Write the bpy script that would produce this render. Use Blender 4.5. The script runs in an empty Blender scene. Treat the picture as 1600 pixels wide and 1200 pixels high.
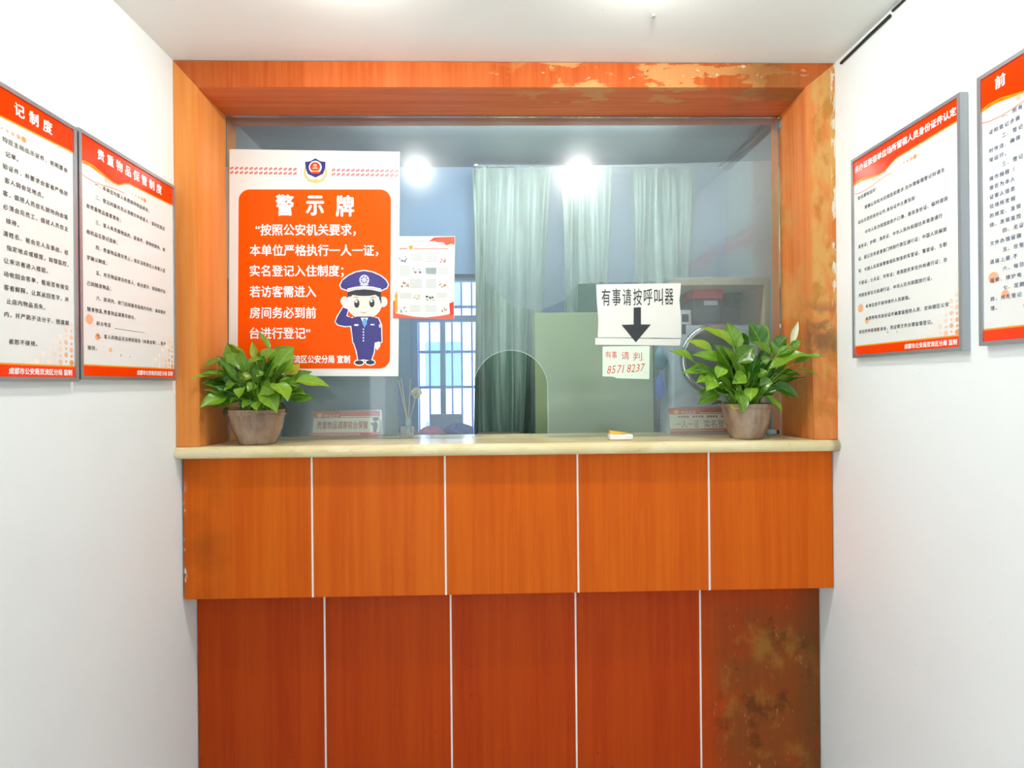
import bpy, math, random
from mathutils import Vector as V
random.seed(7)
SC = bpy.context.scene
COL = SC.collection

# ------------------------------------------------------------------ camera
F_PX = 860.0
YAW, ROLL, CX = math.atan(0.0237), 0.009, 795.4
FWD = V((math.sin(YAW), math.cos(YAW), 0))
R0 = V((math.cos(YAW), -math.sin(YAW), 0))
U0 = V((0, 0, 1))
RT = R0 * math.cos(ROLL) - U0 * math.sin(ROLL)
UP = U0 * math.cos(ROLL) + R0 * math.sin(ROLL)
CAM = V((0, 0, 1.32))
cd = bpy.data.cameras.new('camera')
cam = bpy.data.objects.new('camera', cd)
COL.objects.link(cam)
from mathutils import Matrix
B = -FWD
cam.matrix_world = Matrix(((RT.x, UP.x, B.x, CAM.x), (RT.y, UP.y, B.y, CAM.y), (RT.z, UP.z, B.z, CAM.z), (0, 0, 0, 1)))
cd.sensor_width = 36
cd.lens = 36 * F_PX / 1600
cd.shift_x = (800 - CX) / 1600
cd.clip_start = 0.02
SC.camera = cam

# ------------------------------------------------------------------ world (daylight outside the back window)
w = bpy.data.worlds.new('daylight')
SC.world = w
w.use_nodes = True
w.node_tree.nodes['Background'].inputs[0].default_value = (0.80, 0.90, 1.0, 1)
w.node_tree.nodes['Background'].inputs[1].default_value = 5.2
SC.view_settings.view_transform = 'Standard'
SC.view_settings.look = 'None'
SC.view_settings.exposure = 0.0
SC.view_settings.gamma = 1
SC.view_settings.use_curve_mapping = False
LAMP = 490.0          # radiance of the round ceiling lamps
FILL_TUBE = 16.0           # radiance of the added fill tubes

# ------------------------------------------------------------------ pixel to world helpers
def ray(px, py):
    return FWD + RT * ((px - CX) / F_PX) - UP * ((py - 600) / F_PX)
def at(px, py, y):
    d = ray(px, py)
    return CAM + d * (y / d.y)
def aX(px, y): return at(px, 600, y).x
def aZ(py, y, px=775): return at(px, py, y).z

# ------------------------------------------------------------------ materials
def srgb(r, g, b):
    f = lambda c: (c / 12.92 if c <= 0.04045 else ((c + 0.055) / 1.055) ** 2.4)
    return (f(r / 255), f(g / 255), f(b / 255), 1)
MATS = {}
class NT:
    def __init__(s, name):
        s.m = bpy.data.materials.new(name); s.m.use_nodes = True
        s.t = s.m.node_tree; s.t.nodes.clear()
        s.out = s.t.nodes.new('ShaderNodeOutputMaterial')
        MATS[name] = s.m
    def n(s, typ, props=None, **ins):
        nd = s.t.nodes.new('ShaderNode' + typ)
        for k, v in (props or {}).items(): setattr(nd, k, v)
        for k, v in ins.items():
            key = int(k[1:]) if k[0] == '_' and k[1:].isdigit() else k.replace('_', ' ')
            s.set(nd.inputs[key], v)
        return nd
    def set(s, sock, v):
        if isinstance(v, bpy.types.NodeSocket): s.t.links.new(v, sock)
        elif isinstance(v, bpy.types.Node): s.t.links.new(v.outputs[0], sock)
        else: sock.default_value = v
    def math(s, op, a, b=0.0, c=0.0):
        nd = s.n('Math', {'operation': op})
        s.set(nd.inputs[0], a); s.set(nd.inputs[1], b); s.set(nd.inputs[2], c)
        return nd.outputs[0]
    def pos(s): return s.n('NewGeometry').outputs['Position']
    def xyz(s):
        p = s.n('SeparateXYZ'); s.set(p.inputs[0], s.pos()); return p.outputs
    def noise(s, scale=(1, 1, 1), detail=4, rough=0.55, loc=(0, 0, 0), dist=0.0):
        mp = s.n('Mapping'); s.set(mp.inputs['Vector'], s.pos())
        mp.inputs['Scale'].default_value = scale; mp.inputs['Location'].default_value = loc
        nz = s.n('TexNoise', Scale=1.0, Detail=detail, Roughness=rough, Distortion=dist)
        s.set(nz.inputs['Vector'], mp.outputs[0])
        return nz.outputs['Fac']
    def ramp(s, fac, lo, hi):
        nd = s.n('MapRange', {'interpolation_type': 'SMOOTHSTEP'})
        s.set(nd.inputs['Value'], fac); nd.inputs['From Min'].default_value = lo; nd.inputs['From Max'].default_value = hi
        return nd.outputs[0]
    def mix(s, fac, a, b, mode='MIX'):
        nd = s.n('Mix', {'data_type': 'RGBA', 'blend_type': mode})
        s.set(nd.inputs[0], fac); s.set(nd.inputs[6], a); s.set(nd.inputs[7], b)
        return nd.outputs[2]
    def bsdf(s, color, rough=0.5, spec=0.5, bump=None, bstr=0.1, **kw):
        p = s.n('BsdfPrincipled'); s.set(p.inputs['Base Color'], color)
        s.set(p.inputs['Roughness'], rough); p.inputs['Specular IOR Level'].default_value = spec
        for k, v in kw.items(): s.set(p.inputs[k.replace('_', ' ')], v)
        if bump is not None:
            b = s.n('Bump', Strength=bstr, Distance=0.01); s.set(b.inputs['Height'], bump); s.set(p.inputs['Normal'], b.outputs[0])
        s.set(s.out.inputs['Surface'], p.outputs[0])
        return p
def plain(name, col, rough=0.5, spec=0.5, var=0.06, **kw):
    t = NT(name)
    nz = t.noise((7, 7, 7), 3)
    c2 = tuple(min(1, x * (1 - var)) for x in col[:3]) + (1,)
    t.bsdf(t.mix(nz, c2, col), rough, spec, **kw)
    return t.m

def wood(name, grain=(55, 55, 1.6), base=(214, 98, 6), dark=(202, 84, 2), light=(222, 112, 20), wear=None, rough=0.36, spec=0.16):
    t = NT(name)
    g = t.noise(grain, 3, 0.6)
    g2 = t.noise(tuple(x * 4 for x in grain), 2, 0.6, (3, 1, 2))
    g3 = t.noise(tuple(x * 0.22 for x in grain), 2, 0.5, (9, 4, 1))
    c = t.mix(t.ramp(g, 0.32, 0.72), srgb(*dark), srgb(*base))
    c = t.mix(t.math('MULTIPLY', t.ramp(g2, 0.5, 0.85), 0.45), c, srgb(*light))
    c = t.mix(t.math('MULTIPLY', t.ramp(g3, 0.4, 0.7), 0.35), c, srgb(*light))
    if wear: c = wear(t, c)
    t.bsdf(c, rough, spec)
    return t.m
def box_mask(t, **r):
    X, Y, Z = t.xyz(); f = None
    for k, (a, b, s) in r.items():
        o = {'x': X, 'y': Y, 'z': Z}[k]
        m = t.math('MULTIPLY', t.ramp(o, a - s, a + s), t.math('SUBTRACT', 1.0, t.ramp(o, b - s, b + s)))
        f = m if f is None else t.math('MULTIPLY', f, m)
    return f
def wear_header(t, c):
    m = t.math('MULTIPLY', t.ramp(t.noise((7, 14, 18), 5, 0.6, (2.3, 0, 0)), 0.53, 0.57), box_mask(t, x=(0.10, 1.0, 0.12), y=(1.7, 1.86, 0.02)))
    c = t.mix(t.math('MULTIPLY', m, 0.75), c, srgb(206, 150, 92))
    m = t.math('MULTIPLY', t.ramp(t.noise((14, 14, 30), 5, 0.7, (5, 0, 1)), 0.62, 0.64), box_mask(t, x=(0.05, 1.0, 0.1), z=(2.30, 2.36, 0.02)))
    c = t.mix(m, c, srgb(228, 214, 190))
    m = t.math('MULTIPLY', t.ramp(t.noise((5, 9, 9), 4), 0.4, 0.65), box_mask(t, x=(0.80, 1.2, 0.08)))
    return t.mix(t.math('MULTIPLY', m, 0.7), c, srgb(140, 92, 46))
def wear_right(t, c):
    n = t.noise((16, 6, 7), 5, 0.6, (1, 0, 4))
    m = t.math('MULTIPLY', t.ramp(n, 0.42, 0.6), box_mask(t, x=(1.028, 1.3, 0.012), z=(1.25, 2.6, 0.15)))
    c = t.mix(t.math('MULTIPLY', m, 0.75), c, srgb(214, 168, 96))
    m = t.math('MULTIPLY', t.ramp(t.noise((14, 8, 8), 5, 0.6, (7, 0, 1)), 0.5, 0.62), box_mask(t, x=(1.03, 1.3, 0.01), z=(1.13, 2.4, 0.05)))
    c = t.mix(t.math('MULTIPLY', m, 0.55), c, srgb(172, 112, 30))
    m = t.math('MULTIPLY', t.ramp(t.noise((10, 10, 12), 5, 0.6, (0, 3, 1)), 0.44, 0.6), box_mask(t, x=(1.01, 1.11, 0.015), z=(1.40, 1.56, 0.04), y=(1.70, 1.80, 0.02)))
    c = t.mix(t.math('MULTIPLY', m, 0.8), c, srgb(120, 92, 62))
    m = t.math('MULTIPLY', t.ramp(t.noise((50, 30, 14), 4, 0.6), 0.5, 0.56), box_mask(t, x=(1.096, 1.3, 0.004), z=(1.55, 2.5, 0.1)))
    return t.mix(m, c, srgb(226, 218, 196))
def wear_low(t, c):
    M = box_mask(t, x=(0.74, 1.3, 0.07), z=(-1, 0.56, 0.12))
    n1 = t.ramp(t.noise((6, 6, 5), 6, 0.65, (3, 0, 1)), 0.24, 0.56)
    c = t.mix(t.math('MULTIPLY', t.math('MULTIPLY', n1, M), 0.75), c, srgb(116, 68, 26))
    n2 = t.ramp(t.noise((9, 9, 8), 6, 0.7, (8, 0, 5)), 0.52, 0.66)
    c = t.mix(t.math('MULTIPLY', t.math('MULTIPLY', n2, M), 0.6), c, srgb(74, 42, 14))
    n3 = t.ramp(t.noise((8, 8, 6), 4, 0.6, (1, 0, 9)), 0.52, 0.68)
    c = t.mix(t.math('MULTIPLY', t.math('MULTIPLY', n3, M), 0.5), c, srgb(168, 120, 46))
    n4 = t.ramp(t.noise((60, 60, 22), 4, 0.7, (1, 7, 9)), 0.64, 0.70)
    c = t.mix(t.math('MULTIPLY', t.math('MULTIPLY', n4, M), 0.45), c, srgb(214, 170, 110))
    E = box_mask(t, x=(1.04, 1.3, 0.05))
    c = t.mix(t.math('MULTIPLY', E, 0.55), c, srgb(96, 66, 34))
    n5 = t.ramp(t.noise((40, 40, 40), 3, 0.6, (4, 4, 4)), 0.70, 0.74)
    return t.mix(t.math('MULTIPLY', n5, 0.5), c, srgb(86, 30, 6))
def wear_up(t, c):
    m = t.math('MULTIPLY', t.ramp(t.noise((60, 60, 26), 5, 0.7), 0.55, 0.6), box_mask(t, x=(-1.2, -0.998, 0.006), z=(0.6, 0.98, 0.08)))
    c = t.mix(m, c, srgb(226, 214, 200))
    m = t.math('MULTIPLY', t.ramp(t.noise((4, 4, 5), 4), 0.35, 0.7), box_mask(t, x=(-1.2, -0.86, 0.07)))
    return t.mix(t.math('MULTIPLY', m, 0.45), c, srgb(132, 62, 14))
wood('wood_upper', wear=wear_up)
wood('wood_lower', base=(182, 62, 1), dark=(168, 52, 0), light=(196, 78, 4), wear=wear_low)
wood('wood_side', wear=None, base=(232, 146, 70), dark=(222, 130, 54), light=(240, 164, 94))
wood('wood_side_right', wear=wear_right, base=(222, 132, 66), dark=(210, 114, 50), light=(232, 152, 92))
wood('wood_header', wear=wear_header, base=(190, 94, 42), dark=(176, 78, 30), light=(208, 116, 62))
wood('wood_soffit', grain=(1.6, 45, 45), wear=wear_header, base=(216, 116, 62), dark=(202, 98, 46), light=(226, 136, 84))

def wallmat(name, col, col2):
    t = NT(name)
    a = t.ramp(t.noise((1.3, 1.3, 1.3), 4, 0.6), 0.3, 0.75)
    c = t.mix(a, srgb(*col), srgb(*col2))
    s = t.ramp(t.noise((22, 6, 3), 5, 0.7, (1, 3, 2)), 0.70, 0.78)
    c = t.mix(t.math('MULTIPLY', s, 0.18), c, srgb(150, 142, 128))
    s = t.ramp(t.noise((90, 90, 90), 2, 0.5, (1, 8, 2)), 0.79, 0.81)
    c = t.mix(t.math('MULTIPLY', s, 0.5), c, srgb(120, 112, 100))
    t.bsdf(c, 0.62, 0.3, bump=t.noise((9, 9, 9), 5, 0.6), bstr=0.12)
wallmat('wall_paint', (240, 247, 246), (234, 241, 240))
wallmat('ceiling_paint', (238, 238, 232), (232, 232, 226))
wallmat('office_wall_paint', (124, 156, 188), (110, 144, 178))
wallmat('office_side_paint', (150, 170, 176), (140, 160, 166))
plain('floor_tile', srgb(236, 238, 236), 0.35)

t = NT('stone')
v = t.ramp(t.noise((3, 9, 9), 6, 0.65, dist=1.2), 0.35, 0.7)
v2 = t.ramp(t.noise((10, 26, 26), 5, 0.6, (4, 1, 1), 1.5), 0.55, 0.72)
c = t.mix(v, srgb(222, 204, 152), srgb(236, 225, 184))
c = t.mix(t.math('MULTIPLY', v2, 0.4), c, srgb(196, 172, 118))
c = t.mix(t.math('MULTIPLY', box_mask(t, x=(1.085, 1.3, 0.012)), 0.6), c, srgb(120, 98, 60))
t.bsdf(c, 0.22, 0.5)
plain('white_strip', srgb(240, 234, 224), 0.4)
plain('aluminium', srgb(176, 180, 184), 0.32, Metallic=0.7)
plain('print_white', srgb(234, 236, 232), 0.16, 0.5, 0.02)
plain('paper_white', srgb(228, 228, 220), 0.5, 0.4, 0.04)
plain('paper_green', srgb(226, 240, 220), 0.55, 0.4, 0.04)
plain('print_red', srgb(250, 62, 4), 0.12, 0.3, 0.04)
plain('print_orange', srgb(255, 88, 0), 0.3, 0.12, 0.05)
plain('print_yellow', srgb(255, 160, 30), 0.2)
plain('print_line', srgb(236, 150, 100), 0.3)
DOTS = []
for i in range(5):
    k = i / 4
    plain('dot_%d' % i, tuple(a + (b - a) * k for a, b in zip(srgb(252, 236, 222), srgb(243, 158, 92))), 0.3); DOTS.append('dot_%d' % i)
plain('ink_dark', srgb(72, 62, 60), 0.5, var=0.2)
plain('ink_slate', srgb(70, 76, 92), 0.5, var=0.2)
plain('ink_blue', srgb(84, 98, 134), 0.5, var=0.2)
plain('ink_black', srgb(44, 50, 50), 0.4)
plain('ink_grey', srgb(150, 158, 162), 0.5)
plain('ink_red', srgb(220, 96, 84), 0.5)
plain('ink_maroon', srgb(176, 92, 78), 0.5)
plain('lettering_white', srgb(255, 253, 250), 0.3, var=0.0)
plain('navy', srgb(58, 48, 128), 0.25)
plain('skin_print', srgb(252, 226, 214), 0.3)
plain('gold_print', srgb(226, 200, 128), 0.3)
plain('lilac_print', srgb(206, 206, 232), 0.3)
plain('sky_print', srgb(98, 168, 226), 0.3)
plain('flag_red', srgb(240, 96, 66), 0.3)
plain('flag_deep', srgb(214, 60, 40), 0.3)
plain('pic_grey', srgb(150, 164, 164), 0.4)
plain('pic_orange', srgb(216, 160, 110), 0.4)
plain('pic_green', srgb(186, 204, 176), 0.4)
plain('black_rubber', srgb(34, 32, 30), 0.5)
plain('acrylic_side', srgb(206, 220, 208), 0.1)
plain('sign_cream', srgb(236, 236, 210), 0.25)
plain('sign_red', srgb(212, 92, 66), 0.25)
plain('grey_board', srgb(128, 150, 160), 0.5, 0.3, 0.05)
plain('soil', srgb(50, 36, 24), 0.9)
plain('reed', srgb(226, 208, 170), 0.6)
plain('flower_cream', srgb(250, 244, 214), 0.6)
plain('spathe', srgb(242, 244, 200), 0.4, Subsurface_Weight=0.1)
plain('stem_green', srgb(120, 168, 40), 0.4)
plain('dead_leaf', srgb(96, 84, 60), 0.6)
plain('white_plastic', srgb(244, 242, 238), 0.3)
plain('yellow_plastic', srgb(244, 190, 60), 0.4)
plain('window_frame_paint', srgb(120, 150, 190), 0.4)
plain('bar_steel', srgb(110, 140, 190), 0.4)
plain('board_green', srgb(172, 192, 146), 0.6, 0.2, 0.22)
plain('board_dark', srgb(52, 92, 74), 0.5)
plain('shelf_cream', srgb(206, 200, 176), 0.5)
plain('shelf_grey', srgb(140, 146, 140), 0.5)
plain('box_grey', srgb(110, 112, 116), 0.5)
plain('box_red', srgb(224, 66, 54), 0.4)
plain('appliance', srgb(214, 226, 238), 0.3)
plain('chrome', srgb(220, 226, 232), 0.15, Metallic=0.9)
plain('drum_dark', srgb(104, 112, 106), 0.2)
plain('bag_blue', srgb(60, 110, 210), 0.5)
plain('bag_teal', srgb(100, 150, 170), 0.5)
plain('cloth_blue', srgb(76, 96, 160), 0.8)
plain('storage_blue', srgb(150, 172, 206), 0.4)
plain('cloth_pink', srgb(190, 130, 160), 0.8)
plain('cloth_white', srgb(220, 226, 240), 0.8)
plain('desk_top', srgb(120, 110, 96), 0.5)
plain('facade_white', srgb(240, 242, 244), 0.8)
plain('facade_glass', srgb(130, 160, 190), 0.2)
plain('cap_blue', srgb(180, 212, 222), 0.2)

t = NT('curtain')
st = t.noise((20, 20, 0.6), 3, 0.6)
c = t.mix(t.ramp(st, 0.35, 0.7), srgb(92, 124, 108), srgb(176, 198, 184))
fl = t.ramp(t.noise((9, 9, 5), 3, 0.5, (2, 1, 6)), 0.60, 0.66)
c = t.mix(t.math('MULTIPLY', fl, 0.35), c, srgb(120, 112, 76))
p = t.bsdf(c, 0.32, 0.6)
p.inputs['Sheen Weight'].default_value = 0.2

t = NT('leaf')
at_ = t.n('Attribute', {'attribute_name': 'tint'})
X = t.n('SeparateColor'); t.set(X.inputs[0], at_.outputs['Color'])
c = t.mix(X.outputs[0], srgb(30, 96, 20), srgb(150, 196, 52))
c = t.mix(t.math('MULTIPLY', X.outputs[2], 0.8), c, srgb(214, 196, 60))
vein = t.ramp(X.outputs[1], 0.0, 0.10)
c = t.mix(t.math('MULTIPLY', t.math('SUBTRACT', 1.0, vein), 0.45), c, srgb(176, 206, 110))
pb = t.bsdf(c, 0.27, 0.6, bump=t.noise((60, 60, 60), 3), bstr=0.08)
tr = t.n('BsdfTranslucent'); t.set(tr.inputs[0], c)
mx = t.n('MixShader', _0=0.25); t.set(mx.inputs[1], pb.outputs[0]); t.set(mx.inputs[2], tr.outputs[0])
t.set(t.out.inputs[0], mx.outputs[0])

def sheer(name, tint, haze_col, haze, gloss_rough=0.03, gloss2=0.22, g2=0.02, streak=0.0, ior=1.45):
    t = NT(name)
    a = t.n('BsdfTransparent'); a.inputs[0].default_value = tint
    d = t.n('BsdfDiffuse'); d.inputs[0].default_value = haze_col
    h = haze
    if streak:
        h = t.math('ADD', haze, t.math('MULTIPLY', t.ramp(t.noise((5, 5, 1.2), 5, 0.6), 0.3, 0.8), streak))
    m1 = t.n('MixShader'); t.set(m1.inputs[0], h); t.set(m1.inputs[1], a.outputs[0]); t.set(m1.inputs[2], d.outputs[0])
    gl = t.n('BsdfGlossy'); gl.inputs['Roughness'].default_value = gloss2
    m2 = t.n('MixShader', _0=g2); t.set(m2.inputs[1], m1.outputs[0]); t.set(m2.inputs[2], gl.outputs[0])
    g = t.n('BsdfGlossy'); g.inputs['Roughness'].default_value = gloss_rough
    fr = t.n('Fresnel', IOR=ior)
    m3 = t.n('MixShader'); t.set(m3.inputs[0], fr.outputs[0]); t.set(m3.inputs[1], m2.outputs[0]); t.set(m3.inputs[2], g.outputs[0])
    t.set(t.out.inputs[0], m3.outputs[0])
    return t.m
sheer('glass_sheet', (0.98, 0.995, 0.99, 1), (0.76, 0.88, 0.90, 1), 0.045, streak=0.05, ior=1.36)
sheer('plastic_film', (0.94, 0.97, 0.98, 1), (0.66, 0.75, 0.78, 1), 0.13, 0.12, 0.3, 0.05, streak=0.16)
sheer('clear_acrylic', (0.95, 0.98, 0.96, 1), (0.9, 0.95, 0.9, 1), 0.12)
sheer('bottle_glass', (0.94, 0.97, 0.96, 1), (0.95, 0.98, 0.96, 1), 0.22)
sheer('window_pane', (0.90, 0.95, 1.0, 1), (0.8, 0.9, 1, 1), 0.05)
plain('glass_edge', srgb(214, 236, 228), 0.1)
# smoky brown plastic flower pots
t = NT('pot_plastic')
c = t.mix(t.ramp(t.noise((14, 14, 6), 4), 0.35, 0.7), srgb(140, 106, 82), srgb(190, 164, 138))
pb = t.bsdf(c, 0.14, 0.6)
tr = t.n('BsdfTransparent'); tr.inputs[0].default_value = (0.75, 0.62, 0.52, 1)
mx = t.n('MixShader', _0=0.12); t.set(mx.inputs[1], pb.outputs[0]); t.set(mx.inputs[2], tr.outputs[0])
t.set(t.out.inputs[0], mx.outputs[0])
t = NT('lamp_glow')
e = t.n('Emission', Strength=LAMP); e.inputs[0].default_value = (1.0, 0.985, 0.95, 1)
t.set(t.out.inputs[0], e.outputs[0])
for nm, col, k in (('fill_glow', (1.0, 0.99, 0.97, 1), 1.0), ('fill_glow_cool', (0.95, 1.0, 0.99, 1), 3.3)):
    t = NT(nm); e = t.n('Emission', Strength=FILL_TUBE * k); e.inputs[0].default_value = col
    t.set(t.out.inputs[0], e.outputs[0])

# ------------------------------------------------------------------ mesh helpers
class MB:
    def __init__(s): s.v = []; s.f = []; s.m = []; s.mats = []; s.tint = None; s.smooth = False
    def mi(s, m):
        if m not in s.mats: s.mats.append(m)
        return s.mats.index(m)
    def add(s, vs, fs, m):
        o = len(s.v); k = s.mi(m)
        s.v += [tuple(v) for v in vs]
        for f in fs: s.f.append(tuple(i + o for i in f)); s.m.append(k)
    def box(s, x0, x1, y0, y1, z0, z1, m):
        vs = [(x, y, z) for z in (z0, z1) for y in (y0, y1) for x in (x0, x1)]
        s.add(vs, [(0, 2, 3, 1), (4, 5, 7, 6), (0, 1, 5, 4), (2, 6, 7, 3), (0, 4, 6, 2), (1, 3, 7, 5)], m)
        return s
    def poly(s, pts, m): s.add(pts, [tuple(range(len(pts)))], m); return s
    def prism(s, a, b, m):            # two matching outlines joined
        n = len(a)
        s.add(list(a) + list(b), [tuple(range(n))[::-1], tuple(range(n, 2 * n))] + [(i, (i + 1) % n, n + (i + 1) % n, n + i) for i in range(n)], m)
        return s
    def tube(s, pts, r, m, n=8, caps=True):
        pts = [V(p) for p in pts]; rs = r if isinstance(r, (list, tuple)) else [r] * len(pts)
        vs = []; fs = []
        ref = None
        for i, p in enumerate(pts):
            d = (pts[min(i + 1, len(pts) - 1)] - pts[max(i - 1, 0)]).normalized()
            if ref is None: ref = d.orthogonal().normalized()
            ref = (ref - d * ref.dot(d)).normalized(); b = d.cross(ref)
            for k in range(n):
                a = 2 * math.pi * k / n
                vs.append(p + (ref * math.cos(a) + b * math.sin(a)) * rs[i])
        for i in range(len(pts) - 1):
            for k in range(n):
                fs.append((i * n + k, i * n + (k + 1) % n, (i + 1) * n + (k + 1) % n, (i + 1) * n + k))
        if caps: fs += [tuple(range(n))[::-1], tuple(range((len(pts) - 1) * n, len(pts) * n))]
        s.add(vs, fs, m); return s
    def lathe(s, prof, c, m, n=40, axis='z'):
        vs = []; fs = []
        for r, h in prof:
            for k in range(n):
                a = 2 * math.pi * k / n
                if axis == 'z': vs.append((c[0] + r * math.cos(a), c[1] + r * math.sin(a), c[2] + h))
                else: vs.append((c[0] + r * math.cos(a), c[1] + h, c[2] + r * math.sin(a)))
        for i in range(len(prof) - 1):
            for k in range(n):
                q = (i * n + k, i * n + (k + 1) % n, (i + 1) * n + (k + 1) % n, (i + 1) * n + k)
                fs.append(q if axis == 'z' else q[::-1])
        s.add(vs, fs, m); return s
    def disc(s, c, r, u, v, m, n=16, ru=None):
        c = V(c); u = V(u); v = V(v)
        s.poly([c + u * (ru or r) * math.cos(2 * math.pi * k / n) + v * r * math.sin(2 * math.pi * k / n) for k in range(n)], m); return s
    def build(s, name, parent=None, smooth=False, bevel=0.0, weld=False):
        me = bpy.data.meshes.new(name)
        org = V(parent.matrix_basis.translation) if parent and parent.type == 'EMPTY' else V((0, 0, 0))
        if parent and parent.type == 'MESH': org = s.org_of(parent)
        me.from_pydata([tuple(V(v) - org) for v in s.v], [], s.f)
        for m in s.mats: me.materials.append(MATS[m])
        me.polygons.foreach_set('material_index', s.m)
        if smooth: me.polygons.foreach_set('use_smooth', [True] * len(s.f))
        if s.tint:
            ca = me.color_attributes.new('tint', 'FLOAT_COLOR', 'POINT')
            for i, c in enumerate(s.tint): ca.data[i].color = c
        me.update()
        o = bpy.data.objects.new(name, me); COL.objects.link(o)
        if parent: o.parent = parent
        if bevel:
            bv = o.modifiers.new('bevel', 'BEVEL'); bv.width = bevel; bv.segments = 3; bv.limit_method = 'ANGLE'
        return o
    def org_of(s, p):
        o = V((0, 0, 0))
        while p: o += V(p.location); p = p.parent
        return o
def tag(o, label=None, cat=None, group=None, kind=None):
    if label: o['label'] = label
    if cat: o['category'] = cat
    if group: o['group'] = group
    if kind: o['kind'] = kind
    return o
def thing(name, loc, label, cat, group=None):
    o = bpy.data.objects.new(name, None); o.location = loc; o.empty_display_size = 0.05; COL.objects.link(o)
    return tag(o, label, cat, group)
def struct(name, mb, parent=None, **kw):
    o = mb.build(name, parent, **kw)
    if not parent: o['kind'] = 'structure'
    return o

# ------------------------------------------------------------------ lettering
_tc = {}
def glyphs(text, space=1.0, bold=0.0):
    key = (text, space, bold)
    if key not in _tc:
        c = bpy.data.curves.new('txt', 'FONT'); c.body = text; c.size = 1; c.resolution_u = 2
        c.space_character = space; c.fill_mode = 'FRONT'
        o = bpy.data.objects.new('txt', c); COL.objects.link(o)
        me = bpy.data.meshes.new_from_object(o.evaluated_get(bpy.context.evaluated_depsgraph_get()))
        vs = [(v.co.x, v.co.y, 0.0) for v in me.vertices]; fs = [tuple(p.vertices) for p in me.polygons]
        if bold > 0:
            n0 = len(vs); f0 = fs; v0 = [v[:2] for v in vs]; vs = []; fs = []
            for k, (a, b) in enumerate(((0, 0), (-1, 0), (1, 0), (0, .8), (0, -.8))):
                vs += [(x + a * bold, y + b * bold, k * 4e-5) for x, y in v0]; fs += [tuple(i + k * n0 for i in f) for f in f0]
        bpy.data.objects.remove(o); bpy.data.curves.remove(c); bpy.data.meshes.remove(me)
        _tc[key] = (vs, fs)
    return _tc[key]
def bbox(vs): return min(v[0] for v in vs), max(v[0] for v in vs), min(v[1] for v in vs), max(v[1] for v in vs)
_g1 = bbox(glyphs('国')[0]); _g2 = bbox(glyphs('国国')[0])
ADV = _g2[1] - _g1[1]; GC = (_g1[2] + _g1[3]) / 2; GH = _g1[3] - _g1[2]
def write(mb, text, org, u, v, em, mat, pitch=None, hs=1.0, bold=0.0, align='l', slant=0.0):
    """a line of lettering; org = left (or right) middle of the line"""
    pitch = pitch or em
    vs, fs = glyphs(text, pitch / em, bold)
    sc = em / ADV; u = V(u); v = V(v); org = V(org); w_ = u.cross(v).normalized()
    x0, x1, _, _ = bbox(vs)
    off = 0.0 if align == 'l' else x1 if align == 'r' else (x0 + x1) / 2
    mb.add([org + u * ((x - off) * sc + slant * (y - GC) * sc) + v * ((y - GC) * sc * hs) + w_ * d for x, y, d in vs], fs, mat)
def write_fit(mb, text, x0, x1, py, hpx, y, mat, bold=0.0, space=1.0):
    """lettering on an upright sheet facing the camera, fitted between two photo columns"""
    vs, fs = glyphs(text, space, bold)
    a0, a1, b0, b1 = bbox(vs)
    P0 = at(x0, py, y); P1 = at(x1, py, y); H = hpx * y / F_PX
    s = (P1.x - P0.x) / (a1 - a0)
    mb.add([(P0.x + (x - a0) * s, y - d, P0.z + (P1.z - P0.z) * (x - a0) / (a1 - a0) + (yy - (GC if len(text) > 1 else (b0 + b1) / 2)) * H / GH) for x, yy, d in vs], fs, mat)

# ------------------------------------------------------------------ room shell
XL, XR, ZC, ZF = -1.012, 1.110, 2.353, -0.05
YB, YE = -2.6, 2.62
D, G, BACK = 1.763, 1.945, 2.02
ZS = 1.130            # top of the stone counter
struct('floor', MB().box(XL - .1, XR + .1, YB - .1, YE + .1, ZF - .1, ZF, 'floor_tile'))
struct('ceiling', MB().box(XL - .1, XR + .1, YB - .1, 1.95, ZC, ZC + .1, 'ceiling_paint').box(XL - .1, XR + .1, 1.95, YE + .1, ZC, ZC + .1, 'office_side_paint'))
def wall_y(x0, x1, m1, m2):
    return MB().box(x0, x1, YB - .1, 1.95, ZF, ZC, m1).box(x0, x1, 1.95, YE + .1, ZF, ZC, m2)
EY0, EY1, EZ = -1.65, -.55, 2.12      # unseen doorway added in the left wall to let in fill daylight
mb = MB().box(XL - .1, XL, YB - .1, EY0, ZF, ZC, 'wall_paint').box(XL - .1, XL, EY0, EY1, EZ, ZC, 'wall_paint')
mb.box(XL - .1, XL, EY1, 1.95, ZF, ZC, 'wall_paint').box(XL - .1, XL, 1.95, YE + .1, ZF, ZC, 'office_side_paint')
struct('wall_left', mb)
struct('wall_right', wall_y(XR, XR + .1, 'wall_paint', 'office_side_paint'))
struct('wall_front', MB().box(XL, XR, YB - .1, YB, ZF, ZC, 'wall_paint'))
# back wall of the office with its window opening
wx0, wx1 = aX(642, YE), aX(762, YE)
wz0, wz1 = 1.00, aZ(428, YE)
mb = MB().box(XL, wx0, YE, YE + .1, ZF, ZC, 'office_wall_paint').box(wx1, XR, YE, YE + .1, ZF, ZC, 'office_wall_paint')
mb.box(wx0, wx1, YE, YE + .1, wz1, ZC, 'office_wall_paint').box(wx0, wx1, YE, YE + .1, ZF, wz0, 'office_wall_paint')
struct('wall_back', mb)
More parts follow.
